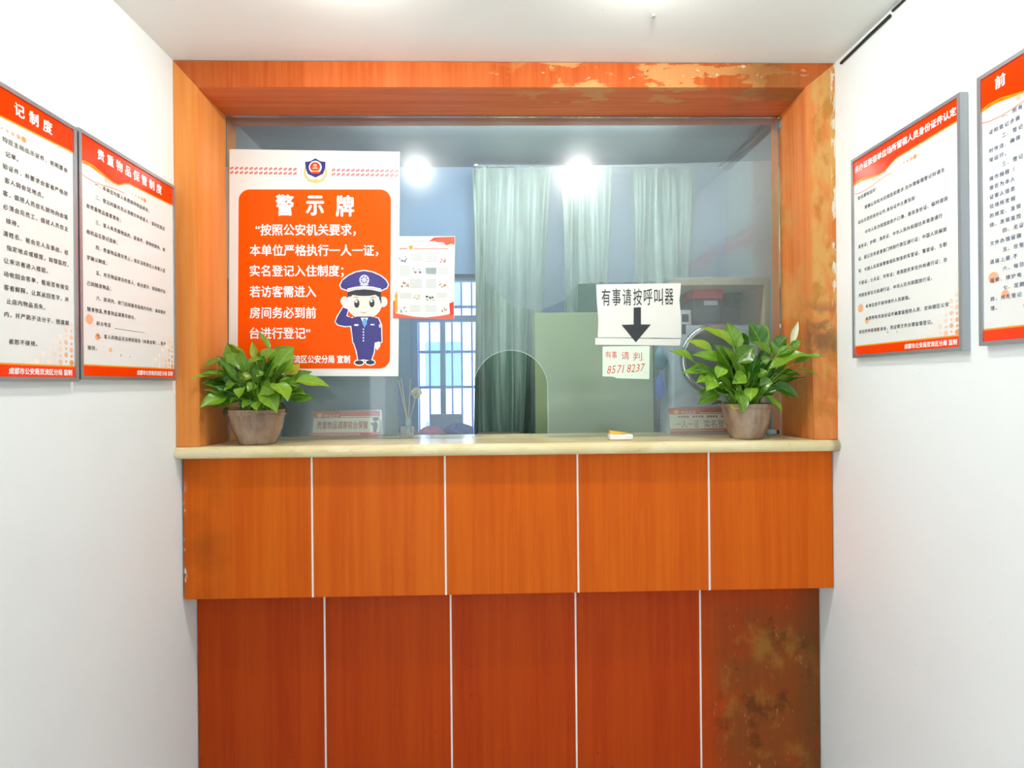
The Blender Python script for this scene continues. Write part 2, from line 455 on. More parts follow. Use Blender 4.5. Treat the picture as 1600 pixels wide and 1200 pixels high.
# window
mb = MB(); fw = .028; y0, y1 = YE + .03, YE + .07
mb.box(wx0, wx0 + fw, y0, y1, wz0, wz1, 'window_frame_paint').box(wx1 - fw, wx1, y0, y1, wz0, wz1, 'window_frame_paint')
mb.box(wx0 + fw, wx1 - fw, y0, y1, wz1 - fw, wz1, 'window_frame_paint').box(wx0 + fw, wx1 - fw, y0, y1, wz0, wz0 + fw, 'window_frame_paint')
win = struct('window_1', mb)
mx_ = aX(691, YE); tz = aZ(496, YE)
MB().box(mx_ - .012, mx_ + .012, y0, y1, wz0 + fw, tz - .015, 'window_frame_paint').build('mullion', win)
MB().box(wx0 + fw, wx1 - fw, y0, y1, tz - .015, tz + .015, 'window_frame_paint').build('transom', win)
MB().box(wx0 + fw, wx1 - fw, YE + .048, YE + .053, wz0 + fw, tz - .015, 'window_pane').build('pane', win)
MB().box(wx0 + fw, wx1 - fw, YE + .048, YE + .053, tz + .015, wz1 - fw, 'window_pane').build('pane', win)

# ------------------------------------------------------------------ stone countertop
mb = MB()
prof = []
yf, zb = 1.748, 1.092
for k in range(9):
    a = -math.pi / 2 + math.pi * k / 8
    prof.append((yf + .017 - .017 * math.cos(a), (ZS + zb) / 2 + (ZS - zb) / 2 * math.sin(a)))
prof = [(2.10, zb)] + prof + [(2.10, ZS)]
x0, x1 = XL + .001, XR - .001
mb.prism([(x1, y, z) for y, z in prof], [(x0, y, z) for y, z in prof], 'stone')
tag(mb.build('countertop'), 'cream stone countertop with rounded front edge across the wood counter', 'countertop')

# ------------------------------------------------------------------ counter front
ct = thing('reception_counter', (0, 1.9, ZF), 'orange wood-panelled reception counter with white seams and recessed lower half', 'counter')
YU, YL_ = 1.790, 1.872
ZU = 0.638
us = [XL + .004] + [aX(p, YU) for p in (486, 694, 901, 1106)] + [XR - .001]
ls = [XL + .001] + [aX(p, YL_) for p in (504, 701, 896, 1090.5)] + [XR - .001]
for i in range(5):
    MB().box(us[i] + .003, us[i + 1] - .003, YU, YU + .02, ZU, zb - .001, 'wood_upper').build('upper_panel', ct)
for i in range(5):
    o = MB().box(ls[i] + .003, ls[i + 1] - .003, YL_, YL_ + .02, ZF, ZU, 'wood_lower').build('lower_panel', ct)
    if i == 4: o['label'] = 'lower wood panel with dark mouldy wear'
for i in range(1, 5):
    MB().box(us[i] - .003, us[i] + .003, YU - .001, YU + .02, ZU, zb - .001, 'white_strip').build('seam_strip', ct)
for i in range(1, 5):
    MB().box(ls[i] - .003, ls[i] + .003, YL_ - .001, YL_ + .02, ZF, ZU, 'white_strip').build('seam_strip', ct)
MB().box(XL + .004, XR - .001, YU + .02, YL_ + .02, ZU, ZU + .02, 'wood_lower').build('underside_panel', ct)

# ------------------------------------------------------------------ wooden surround of the hatch
sr = thing('window_surround', (0.05, D, ZS), 'worn orange wood surround framing the glass hatch, peeling at upper right', 'window frame')
ZH = 2.268
xl = -.936
mb = MB()
hx0, hx1 = XL + .001, XR - .001
def quadface(mb, pts, m): mb.poly(pts, m)
A = [(hx0, D, ZC - .002), (hx1, D, ZC - .002), (1.012, D, ZH + .006), (xl, D, ZH)]
Bk = [(hx0, BACK, ZC - .002), (hx1, BACK, ZC - .002), (1.030, BACK, ZH + .004), (xl, BACK, ZH - .004)]
mb.add(A + Bk, [(0, 3, 2, 1), (4, 5, 6, 7), (0, 1, 5, 4), (1, 2, 6, 5), (3, 0, 4, 7)], 'wood_header')
mb.add(A + Bk, [(2, 3, 7, 6)], 'wood_soffit')
mb.build('header_board', sr)
A = [(hx0, D, ZS + .001), (xl - .002, D, ZS + .001), (xl, D, ZH), (hx0, D, ZC - .002)]
Bk = [(hx0, BACK, ZS + .001), (xl + .002, BACK, ZS + .001), (xl, BACK, ZH - .004), (hx0, BACK, ZC - .002)]
MB().prism(A[::-1], Bk[::-1], 'wood_side').build('side_board', sr)
A = [(1.032, D, ZS + .001), (hx1, D, ZS + .001), (hx1, D, ZC - .002), (1.012, D, ZH + .006)]
Bk = [(1.026, BACK, ZS + .001), (hx1, BACK, ZS + .001), (hx1, BACK, ZC - .002), (1.030, BACK, ZH + .004)]
o = MB().prism(A[::-1], Bk[::-1], 'wood_side_right').build('side_board', sr)
o['label'] = 'right upright board with pale peeled patches'
MB().box(1.0205, 1.030, G - .012, G + .02, 2.225, 2.25, 'aluminium').build('glass_bracket', sr, bevel=.002)

# ------------------------------------------------------------------ glass sheet with the arched pass-through
ax0, ax1, azt = aX(739.5, G), aX(856, G), aZ(547, G, 797)
r_ = (ax1 - ax0) / 2; cxa = (ax0 + ax1) / 2; cz = azt - r_
arc = [(ax1, ZS + .001), (ax1, cz)] + [(cxa + r_ * math.cos(math.pi * k / 24), cz + r_ * math.sin(math.pi * k / 24)) for k in range(1, 24)] + [(ax0, cz), (ax0, ZS + .001)]
gx0, gx1, gz1 = xl + .001, 1.0205, ZH - .003
out = [(gx0, ZS + .001), (gx0, gz1), (gx1, gz1), (gx1, ZS + .001)] + arc
T = .008
gl = thing('glass_screen', (cxa, G, ZS), 'hazy glass sheet filling the hatch with an arched opening at counter level', 'glass screen')
mb = MB(); n = len(out)
a = [(x, G, z) for x, z in out]; b = [(x, G + T, z) for x, z in out]
mb.prism(a, b, 'glass_sheet'); mb.build('pane', gl)
mb = MB()
e = .0012
ins = [(cxa + (x - cxa) * (1 - e / r_) , cz + (z - cz) * (1 - e / r_) if z > cz else z) for x, z in arc]
vs = [(x, G - .0004, z) for x, z in arc] + [(x, G - .0004, z) for x, z in ins] + [(x, G + T + .0004, z) for x, z in arc] + [(x, G + T + .0004, z) for x, z in ins]
n = len(arc); fs = []
for i in range(n - 1):
    fs += [(i, i + 1, n + i + 1, n + i), (2 * n + i, 3 * n + i, 3 * n + i + 1, 2 * n + i + 1), (n + i, n + i + 1, 3 * n + i + 1, 3 * n + i)]
mb.add(vs, fs, 'glass_edge'); mb.build('polished_edge', gl)

# film taped on the inside of the glass
YFm = G + T + .002
pts = [(742, 263), (1000, 257), (1205, 251), (1205.5, 430), (1130, 434), (1058, 437), (990, 441), (905, 441), (880, 470), (842, 486), (800, 478), (760, 440)]
q = [at(px, py, YFm) for px, py in pts]
tag(MB().prism(q, [p + V((0, .0012, 0)) for p in q], 'plastic_film').build('plastic_film'), 'cloudy plastic film stuck across the upper right of the glass', 'plastic film')

# ------------------------------------------------------------------ ceiling lamps, then added fill tubes
for i, (lx, ly) in enumerate([(-.36, 1.29), (.40, 1.29)]):
    lb = ['left round ceiling lamp mirrored in the glass', 'right round ceiling lamp mirrored in the glass'][i]
    L = thing('ceiling_lamp', (lx, ly, ZC), lb, 'ceiling lamp', 'round ceiling lamps')
    MB().lathe([(.06, -.001), (.06, -.012), (.045, -.016), (.037, -.012)], (lx, ly, ZC), 'white_plastic', 32).build('bezel', L, smooth=False)
    prof = [(.036 * math.cos(a), -.012 - .03 * math.sin(a)) for a in [math.pi / 2 * k / 6 for k in range(6)]] + [(.0005, -.042)]
    MB().lathe(prof, (lx, ly, ZC), 'lamp_glow', 24).build('diffuser', L, smooth=True)
def fill_tube(a, b, nrm, label, mat):
    a, b, nrm = V(a), V(b), V(nrm)
    L = thing('fill_tube', (a + b) / 2, label, 'tube lamp')
    d = (b - a).normalized(); s_ = d.cross(nrm) * .018
    q = [a + s_ + nrm * .002, b + s_ + nrm * .002, b - s_ + nrm * .002, a - s_ + nrm * .002]
    MB().prism(q[::-1], [p + nrm * .02 for p in q][::-1], 'white_plastic').build('batten', L)
    MB().tube([a + nrm * .037, b + nrm * .037], .014, mat, 12).build('tube', L, smooth=False)
fill_tube((XL, -1.0, 2.2), (XL, .3, 2.2), (1, 0, 0), 'added white fill tube high on the left wall of the hall, out of view', 'fill_glow')  # added out of view to fill the hall with light
fill_tube((-.55, BACK, 2.318), (.75, BACK, 2.318), (0, 1, 0), 'added cool fill tube hidden on the office side of the beam over the hatch', 'fill_glow_cool')  # unseen tube added to light the office things from the front

# dark cable in the joint of right wall and ceiling
c1 = thing('wall_cable', (XR, 1.5, ZC - .02), 'black cable run along the top of the right wall under the ceiling', 'cable')
MB().tube([(XR - .004, 1.725, ZC - .022), (XR - .005, 1.6, ZC - .019), (XR - .005, 1.505, ZC - .018)], .0045, 'black_rubber', 8).build('cable_run', c1)
MB().tube([(XR - .004, 1.497, ZC - .010), (XR - .004, 1.2, ZC - .008), (XR - .004, .6, ZC - .009), (XR - .004, -.4, ZC - .008)], .0035, 'black_rubber', 8).build('cable_run', c1)
c2 = thing('wall_cable', (XR, 2.3, ZC - .03), 'grey cable trunking in the upper right corner of the office behind the glass', 'cable')
MB().box(XR - .030, XR - .001, 2.03, 2.58, ZC - .034, ZC - .012, 'ink_slate').build('trunking', c2, bevel=.003)
MB().tube([(XR - .045, 2.03, ZC - .012), (XR - .042, 2.3, ZC - .016), (XR - .045, 2.58, ZC - .012)], .005, 'black_rubber', 8).build('cable_run', c2)
p = at(1021, 23, 1.0); k = (ZC - CAM.z) / (p.z - CAM.z); p = CAM + (p - CAM) * k
tag(MB().lathe([(.0005, -.007), (.005, -.006), (.006, -.0005)], (p.x, p.y, ZC), 'ink_grey', 12).build('ceiling_screw'), 'small grey screw head in the white ceiling', 'screw')

# ------------------------------------------------------------------ notice boards on the side walls
BW, BH, BT = .396, .604, .020
FOOT = '成都市公安局双流区分局 监制'
def board(side, y_start, ztop, title, lines, label, ink, v0, step, em=.0120, tem=.026, tpitch=.1, tu=.5, dots=True, talign='c', rects=None):
    """side -1 = left wall (reads with growing y), +1 = right wall"""
    wx = XL if side < 0 else XR
    nx = V((-side, 0, 0)); u = V((0, -side, 0)); v = V((0, 0, 1))
    o0 = V((wx, y_start, ztop - BH))                      # lower corner at the reading start
    P = lambda a, b, d=0.0: o0 + u * (a * BW) + v * ((1 - b) * BH) + nx * d
    root = thing('notice_board', P(.5, 1), label, 'notice board', 'red and white rule boards on the side walls')
    f = .009; fu = f / BW; fv = f / BH
    mb = MB()
    def ubox(a0, a1, b0, b1, d0, d1, m):
        q = [P(a0, b0), P(a1, b0), P(a1, b1), P(a0, b1)]
        mb.prism([p + nx * d0 for p in q][::-1], [p + nx * d1 for p in q][::-1], m)
    ubox(0, 1, 0, fv, .001, BT, 'aluminium'); ubox(0, 1, 1 - fv, 1, .001, BT, 'aluminium')
    ubox(0, fu, fv, 1 - fv, .001, BT, 'aluminium'); ubox(1 - fu, 1, fv, 1 - fv, .001, BT, 'aluminium')
    mb.build('frame', root)
    S = .016
    mb = MB(); ubox(fu, 1 - fu, fv, 1 - fv, .002, S, 'print_white'); sheet = mb.build('panel', root)
    # printed header
    mb = MB()
    lo = [(fu, .128), (.10, .124), (.2, .134), (.3, .143), (.36, .142), (.42, .122), (.47, .111), (1 - fu, .100)]
    mb.poly([P(a, b, S + .0002) for a, b in [(1 - fu, fv), (fu, fv)] + [(a, b + .006) for a, b in lo]][::1] if side else [], 'print_yellow')
    mb.poly([P(a, b, S + .0004) for a, b in [(1 - fu, fv), (fu, fv)] + lo], 'print_red')
    q = [(fu, .125), (.06, .117), (.14, .119), (.24, .136), (.30, .143)]
    mb.poly([P(a, b, S + .0006) for a, b in q] + [P(a, b + .006, S + .0006) for a, b in q[::-1]], 'print_yellow')
    mb.build('header_band', root)
    mb = MB()
    q = [(fu, .172), (.06, .180), (.13, .183), (.20, .180), (.28, .172), (.36, .166), (.42, .166)]
    mb.poly([P(a, b, S + .0003) for a, b in q] + [P(a, b + .0035, S + .0003) for a, b in q[::-1]], 'print_line')
    for i in range(13):
        k = abs(i - 6) / 6
        mb.disc(P(.24 + i * .033, .152, S + .0003), .0012 + .0050 * k ** 1.6, u, v, DOTS[min(4, 2 + i // 6)], 14)
    if dots:
        for i in range(7):
            for j in range(7 - i):
                r = (.0058 if (i + j) % 2 == 0 else .0036) * (1.12 if j == 0 and i % 2 == 0 else .95)
                if j == 0 and i % 2 == 1: r = .003
                mb.disc(P(.955 - i * .0415, .927 - j * .0245 - (i % 2) * .004, S + .0003), r, u, v, DOTS[max(0, 4 - (i * 2 + j) // 2)], 16)
        for a, b, r in ((.085, .755, .0125), (.155, .822, .009), (.27, .872, .006), (.37, .892, .0035), (.46, .895, .0025)):
            mb.disc(P(a, b, S + .0003), r, u, v, DOTS[3], 20)
    mb.build('printed_dots', root)
    mb = MB()
    mb.poly([P(a, b, S + .0003) for a, b in ((fu, .938), (fu, .947), (1 - fu, .947), (1 - fu, .938))], 'print_yellow')
    mb.poly([P(a, b, S + .0004) for a, b in ((fu, .944), (fu, 1 - fv), (1 - fu, 1 - fv), (1 - fu, .944))], 'print_red')
    mb.build('footer_band', root)
    mb = MB(); write(mb, title, P(tu, .060, S + .0009), u, v, tem, 'lettering_white', tpitch * BW, 1.12, .03, talign); mb.build('title_lettering', root)
    mb = MB()
    for i, (kind, a, txt) in enumerate(lines):
        if not txt: continue
        write(mb, txt, P(a, v0 + step * i, S + .0008), u, v, em, ink, .0362 * BW, 1.0, .008, kind)
    if rects:
        a, b, c = rects; mb.poly([P(a, c - .0015, S + .0008), P(a, c, S + .0008), P(b, c, S + .0008), P(b, c - .0015, S + .0008)], ink)
    mb.build('rules_lettering', root)
    mb = MB(); write(mb, FOOT, P(.955, .9655, S + .0009), u, v, .0127, 'lettering_white', None, 1.15, .03, 'r'); mb.build('footer_lettering', root)
    return root
I, J = .066, .143
board(-1, 1.3405, 1.944, '贵重物品保管制度', [
    ('l', J, '一、本单位为客人免费提供物品寄存。'), ('l', J, '二、登记时服务员必须提示所有客人：请问您是否'), ('l', I, '有贵重物品需要寄存；'),
    ('l', J, '三、客人有贵重物品的，应逐件、逐物按颜色、规'), ('l', I, '格和品名登记造册；'), ('l', J, '四、贵重物品寄存表上，落实当班责任人和客人签'), ('l', I, '字确认制度；'),
    ('l', J, '五、对无物品寄存的客人，前台提示：请保管好自'), ('l', I, '己的随身物品；'), ('l', J, '六、房间内、房门后和服务指南内均有：请保管好'), ('l', I, '随身物品,贵重物品请寄存前台。'),
    ('l', J, '前台电话'), ('l', J, '七、客人的物品无法辨别真伪（如黄金等），恕不'), ('l', I, '接待。')],
    'rule board beside the hatch on the left wall, with eight-character white title', 'ink_dark', .192, .0522, tpitch=.108, rects=(.31, .62, .778))
board(-1, 1.3345 - BW, 1.939, '记制度', [
    ('r', .935, '均应主动出示证件、说明要会'), ('r', .60, '记单。'), ('r', .935, '验证件，并要求会客者严格按'), ('r', .76, '客人到会见地点。'), ('r', .935, '客，值班人员应礼貌地向会客'),
    ('r', .935, '必须会见员工，值班人员应主'), ('r', .60, '接待。'), ('r', .935, '清姓名、被会见人及事由，经'), ('r', .935, '指定地点或楼层，加强监控，'), ('r', .785, '让来访者进入楼层。'),
    ('r', .935, '动收回会客单，看是否有接见'), ('r', .935, '客者解释，让其返回签字，并'), ('r', .765, '止店内物品丢失。'), ('r', .935, '内，并严防不法分子，图谋报'), ('r', .9, ''), ('r', .71, '者恕不接待。')],
    'rule board cut off by the left edge of the photo, left of the valuables board', 'ink_dark', .186, .0453, tpitch=.118, tu=.825, talign='r')
board(1, 1.657, 1.9935, '未办证旅宿单位场所留宿人员身份证件认定', [
    ('l', I, '各位顾客您好：'), ('l', J, '根据公安机关的规定和要求,在办理留宿登记时请主'), ('l', I, '动出示您的身份证件,身份证件主要包括：'), ('l', J, '中华人民共和国居民户口簿、居民身份证、临时居民'),
    ('l', I, '身份证、护照、海员证、中华人民共和国往来港澳通行'), ('l', I, '证、因公往来香港澳门特别行政区通行证；中国人民解放'), ('l', I, '军、中国人民武装警察部队制发的军官证、警官证、文职'),
    ('l', I, '干部证、士兵证、学员证；港澳居民来往内地通行证；台'), ('l', I, '湾居民来往大陆通行证、中华人民共和国旅行证。'), ('l', J, '本单位恕不接待境外人员旅宿。'),
    ('l', J, '未携带有效身份证件确需留宿的人员，应向辖区公安'), ('l', I, '派出所申报核实身份，凭证明文件办理留宿登记。')],
    'rule board beside the hatch on the right wall, with a crowded single-line white title', 'ink_slate', .207, .0605, em=.0118, tem=.0195, tpitch=.0485, tu=.5)
board(1, 1.2165, 2.000, '前', [
    ('l', J, '一、所有'), ('l', I, '证和登记步骤'), ('l', J, '二、登记'), ('l', I, '时传送、确保'), ('l', I, '常运行。'), ('l', J, '三、登记'), ('l', I, '操作规程（'), ('l', I, '是否为本人'), ('l', I, '证客人信息'),
    ('l', I, '位场所变相'), ('l', I, '的规定、发现'), ('l', I, '续、发现查控'), ('l', J, '四、无证'), ('l', I, '文件办理留宿'), ('l', J, '五、在登'), ('l', I, '逐级上报,不'), ('l', J, '六、每日'), ('l', I, '报修、维护电'), ('l', J, '七、定期'), ('l', I, '岗，对在登记'), ('l', I, '理。')],
    'rule board cut off by the right edge of the photo, right of the identity-papers board', 'ink_blue', .190, .0338, em=.0105, tu=.105, talign='l')

# ------------------------------------------------------------------ red warning poster on the glass
YP = G - .0012
def sheet2d(pts, y, thick, mat, name, root):
    q = [at(px, py, y) for px, py in pts]
    return MB().prism(q[::-1], [p + V((0, thick, 0)) for p in q][::-1], mat).build(name, root)
def P2(px, py, y): return at(px, py, y)
po = thing('warning_poster', at(491, 588, YP), 'large orange-red warning poster with cartoon officer taped to the glass', 'poster')
sheet2d([(358.5, 233), (625, 237), (622.5, 588), (357.5, 587)], YP, .001, 'print_white', 'sheet', po)
def rrect(x0, y0, x1, y1, r, sk=0.0, n=8):
    pts = []
    for cx_, cy_, a0 in ((x1 - r, y0 + r, -90), (x1 - r, y1 - r, 0), (x0 + r, y1 - r, 90), (x0 + r, y0 + r, 180)):
        for k in range(n + 1):
            a = math.radians(a0 + 90 * k / n)
            x, y = cx_ + r * math.cos(a), cy_ + r * math.sin(a)
            pts.append((x - sk * (y - y0), y))
    return pts
mb = MB(); mb.poly([P2(x, y, YP - .0002) for x, y in rrect(373, 296, 611, 576, 17, .006)][::-1], 'print_orange'); mb.build('orange_panel', po)
mb = MB()
for i in range(28):
    if i == 14: mb.build('border_pattern', po); mb = MB()
    px = 362 + i * 7.6 if i < 14 else 521 + (i - 14) * 7.6
    if i >= 14 and px > 622 or i < 14 and px > 466: continue
    py = 266 + (px - 360) * .018
    for s in (-1, 1):
        q = [(px + 2.8 * math.cos(a) , py + s * 3.4 - 1.9 * math.sin(a) - .9 * math.cos(a)) for a in [2 * math.pi * k / 10 for k in range(10)]]
        mb.poly([P2(x, y, YP - .0002) for x, y in q], 'flag_deep')
        q = [(px + 1.1 * math.cos(a), py + s * 3.4 - .6 * math.sin(a)) for a in [2 * math.pi * k / 8 for k in range(8)]]
        mb.poly([P2(x, y, YP - .0004) for x, y in q], 'print_white')
mb.build('border_pattern', po)
# badge at the head of the poster
Z2 = lambda zx, zy: (340 + zx / 5.333, 220 + zy / 5.333)
mb = MB()
def lay(pts, d, m, f=Z2): mb.poly([P2(*f(x, y), YP - d) for x, y in pts], m)
def ell(cx_, cy_, rx, ry, n=20, a0=0, a1=360): return [(cx_ + rx * math.cos(math.radians(a0 + (a1 - a0) * k / n)), cy_ + ry * math.sin(math.radians(a0 + (a1 - a0) * k / n))) for k in range(n + (a1 - a0 != 360))]
for s in (-1, 1):
    for k in range(7):
        a = math.radians(20 + k * 21)
        cx_, cy_ = 815 + s * 88 * math.sin(a), 262 + 78 * math.cos(a) * 1.0
        lay([(cx_ + x * math.cos(a) * s - y * math.sin(a), cy_ - x * math.sin(a) - y * math.cos(a) * s) for x, y in ell(0, 0, 26, 11, 12)], .0002 + .00002 * k, 'gold_print')
lay([(740, 335), (815, 318), (890, 335), (815, 356)], .0004, 'gold_print')
lay([(815, 146), (856, 170), (900, 176), (896, 228), (878, 276), (815, 306), (752, 276), (734, 228), (728, 176), (774, 170)], .0006, 'navy')
lay(ell(814, 220, 54, 54), .0008, 'print_white')
lay(ell(812, 218, 42, 40), .0010, 'flag_deep')
lay(ell(812, 205, 18, 14, 5, -90, 270), .0012, 'gold_print')
lay([(785, 232), (840, 232), (832, 222), (792, 222)], .0012, 'gold_print')
lay([(775, 258), (855, 258), (845, 274), (785, 274)], .0012, 'flag_deep')
lay([(790, 248), (840, 248), (835, 258), (795, 258)], .0014, 'gold_print')
mb.build('police_badge', po)
mb = MB()
YT = YP - .0012
for k, ch in enumerate('警示牌'):
    write_fit(mb, ch, 430.5 + k * 47, 459.5 + k * 47, 320.5 + k * .6, 30, YT, 'lettering_white', .035)
mb.build('title_lettering', po); mb = MB()
tx = [('“按照公安机关要求，', 399, 556, 359.5), ('本单位严格执行一人一证，', 390, 591, 391.5), ('实名登记入住制度；', 390, 537, 423.5), ('若访客需进入', 390, 494, 456), ('房间务必到前', 390, 494, 489), ('台进行登记”', 390, 485, 521)]
for s, a, b, yy in tx: write_fit(mb, s, a, b, yy, 16.5, YT, 'lettering_white', .022)
mb.build('body_lettering', po); mb = MB()
write_fit(mb, '流区公安分局 宣制', 459, 547, 561.5, 11.5, YT, 'lettering_white', .03)
mb.build('footer_lettering', po)
# printed officer
Z3 = lambda zx, zy: (340 + zx / 5.333, 400 + zy / 5.333)
mb = MB()
def grow(pts, d):
    n = len(pts); area = sum(pts[i][0] * pts[(i + 1) % n][1] - pts[(i + 1) % n][0] * pts[i][1] for i in range(n)); s = 1 if area > 0 else -1
    o = []
    for i in range(n):
        a = V((pts[i - 1][0], pts[i - 1][1])); b = V(pts[i]); c_ = V(pts[(i + 1) % n])
        n1 = V(((b - a).y, -(b - a).x)).normalized(); n2 = V(((c_ - b).y, -(c_ - b).x)).normalized()
        m = (n1 + n2); m = m.normalized() if m.length > 1e-6 else n1
        o.append(tuple(b + m * d * s))
    return o
cap = [(1022, 245), (1040, 205), (1090, 165), (1150, 136), (1220, 124), (1290, 136), (1355, 165), (1400, 200), (1420, 238), (1408, 265), (1370, 282), (1290, 262), (1220, 257), (1145, 262), (1075, 282), (1034, 268)]
arm = [(1045, 428), (1088, 446), (1072, 500), (1125, 520), (1125, 582), (1060, 584), (1005, 572), (982, 548), (1000, 505)]
torso = [(1105, 522), (1160, 504), (1280, 504), (1338, 520), (1362, 575), (1366, 715), (1310, 735), (1130, 722), (1116, 600)]
legs = [(1130, 705), (1310, 705), (1302, 800), (1280, 868), (1228, 864), (1222, 860), (1172, 868), (1158, 790)]
glove = [(1046, 426), (1070, 378), (1092, 338), (1110, 342), (1108, 398), (1090, 442)]
hand = [(1308, 722), (1350, 712), (1346, 750), (1330, 778), (1314, 752)]
face = ell(1222, 402, 136, 112, 28)
ears = [ell(1058, 376, 24, 30), ell(1380, 382, 26, 34)]
shoes = [ell(1180, 888, 36, 18), ell(1272, 886, 36, 18)]
for k, s in enumerate([cap, arm, torso, legs, glove, hand, face] + ears + shoes): lay(grow(s, 9), .0003 + .00002 * k, 'lettering_white', Z3)
for s in ears: lay(s, .0006, 'skin_print', Z3)
lay([(1082, 300), (1362, 300), (1366, 395), (1350, 395), (1344, 340), (1100, 340), (1092, 380), (1080, 380)], .0007, 'ink_black', Z3)
lay(face, .0008, 'skin_print', Z3)
for k, s in enumerate((legs, arm, torso)): lay(s, .00092 + .00004 * k, 'navy', Z3)
for s in (glove, hand): lay(s, .0012, 'lettering_white', Z3)
lay(cap, .0012, 'navy', Z3)
lay([(1080, 272), (1150, 256), (1222, 250), (1292, 256), (1362, 272), (1362, 300), (1290, 282), (1222, 277), (1150, 282), (1082, 300)], .0014, 'lettering_white', Z3)
for k in range(15):
    x = 1088 + k * 18.5; yy = 264 + ((x - 1222) / 140) ** 2 * 16
    lay([(x, yy), (x + 9, yy - 3), (x + 12, yy + 8), (x + 3, yy + 12)], .0015, 'pic_grey', Z3)
lay([(1086, 300), (1150, 284), (1222, 279), (1292, 284), (1358, 300), (1322, 322), (1270, 331), (1222, 333), (1170, 331), (1124, 322)], .0016, 'ink_black', Z3)
lay(ell(1222, 200, 42, 44, 14), .0014, 'lilac_print', Z3)
for k in range(7):
    a = 2 * math.pi * k / 7; lay(ell(1222 + 24 * math.cos(a), 198 + 24 * math.sin(a), 7, 7, 6), .0016, 'navy', Z3)
lay(ell(1222, 240, 38, 8, 12), .0016, 'lilac_print', Z3)
for x, yy in ((1160, 396), (1286, 392)):
    lay(ell(x, yy, 22, 36), .0010, 'ink_black', Z3); lay(ell(x - 4, yy - 18, 10, 13, 12), .0012, 'lettering_white', Z3)
lay([(1118, 345), (1160, 340), (1185, 352), (1160, 346)], .0010, 'ink_black', Z3); lay([(1262, 352), (1290, 340), (1330, 346), (1290, 346)], .0010, 'ink_black', Z3)
lay([(1180, 462), (1218, 472), (1256, 462), (1218, 477)], .0010, 'ink_black', Z3)
lay([(1212, 436), (1222, 428), (1232, 436), (1222, 433)], .0010, 'pic_orange', Z3)
lay([(1192, 514), (1254, 514), (1224, 590)], .0012, 'lettering_white', Z3)
lay([(1212, 520), (1240, 520), (1246, 560), (1224, 598), (1206, 560)], .0014, 'sky_print', Z3)
for yy in range(610, 711, 24): lay(ell(1215, yy, 6, 7, 8), .0012, 'lettering_white', Z3)
lay(ell(1156, 575, 20, 8, 10), .0012, 'lettering_white', Z3); lay([(1274, 567), (1306, 567), (1306, 577), (1274, 577)], .0012, 'lettering_white', Z3)
lay(ell(1352, 582, 8, 18, 8), .0012, 'lilac_print', Z3)
for x in (1100, 1130, 1300, 1326): lay([(x, 504), (x + 14, 502), (x + 14, 512), (x, 514)], .0012, 'flag_deep', Z3)
for s in shoes: lay(s, .0006, 'ink_black', Z3)
mb.build('officer_picture', po)

# ------------------------------------------------------------------ leaflet with ten small pictures
YQ = YP - .0028
lf = thing('leaflet', at(662, 498, YQ), 'small white leaflet of tiny pictures with red flag corners taped on glass', 'leaflet')
LB = [(624, 370), (711, 369.5), (710.5, 497.5), (622.5, 497.5)]
sheet2d([(615.5, 369), (711, 369), (709.5, 498.5), (614, 497)], YQ, .0008, 'paper_white', 'sheet', lf)
L6 = lambda zx, zy: (620 + zx / 7.5, 350 + zy / 7.5)
mb = MB()
def lay6(pts, d, m): mb.poly([P2(*L6(x, y), YQ - d) for x, y in pts], m)
lay6([(368, 208), (430, 160), (560, 152), (678, 150), (676, 246), (640, 232), (580, 250), (540, 215), (480, 214), (440, 200)], .0002, 'flag_red')
lay6([(440, 160), (560, 152), (480, 172), (400, 196)], .0004, 'flag_deep')
lay6(ell(650, 186, 9, 9, 5), .0004, 'print_yellow')
lay6([(-44, 1040), (60, 1060), (200, 1085), (340, 1095), (480, 1080), (600, 1060), (668, 1030), (668, 1112), (-44, 1104)], .0002, 'flag_red')
lay6([(615, 930), (668, 910), (668, 1060), (625, 1070)], .0003, 'flag_deep')
lay6([(-42, 900), (-10, 900), (-10, 1090), (-44, 1090)], .0003, 'flag_red')
lay6([(-22, 850), (6, 850), (10, 1030), (-22, 1030)], .0004, 'print_yellow'); lay6([(-30, 850), (14, 850), (8, 830), (-8, 780), (-20, 830)], .0004, 'print_yellow')
lay6([(140, 255), (190, 252), (180, 298), (150, 300)], .0002, 'print_yellow')
lay6([(30, 285), (125, 283), (125, 293), (30, 295)], .0002, 'flag_red')
for k in range(20): lay6([(200 + k * 20.5, 282), (213 + k * 20.5, 282), (213 + k * 20.5, 296), (200 + k * 20.5, 296)], .0002, 'flag_red')
for k in range(13): lay6([(190 + k * 19, 198), (202 + k * 19, 198), (202 + k * 19, 208), (190 + k * 19, 208)], .0003, 'ink_grey')
def rows(x0, x1, y0, y1, n):
    for j in range(n):
        yy = y0 + (y1 - y0) * j / max(1, n - 1); x = x0
        while x < x1: lay6([(x, yy - 4), (x + 9, yy - 4), (x + 9, yy + 4), (x, yy + 4)], .0002, 'ink_grey'); x += 15
for r in ((175, 285, 360, 420, 5), (355, 465, 360, 440, 5), (36, 150, 490, 600, 7), (485, 605, 520, 585, 4), (160, 290, 650, 745, 7), (345, 460, 650, 745, 7), (36, 165, 815, 865, 4), (470, 585, 815, 850, 3), (160, 280, 960, 1020, 4), (335, 470, 960, 1020, 4)): rows(*r)
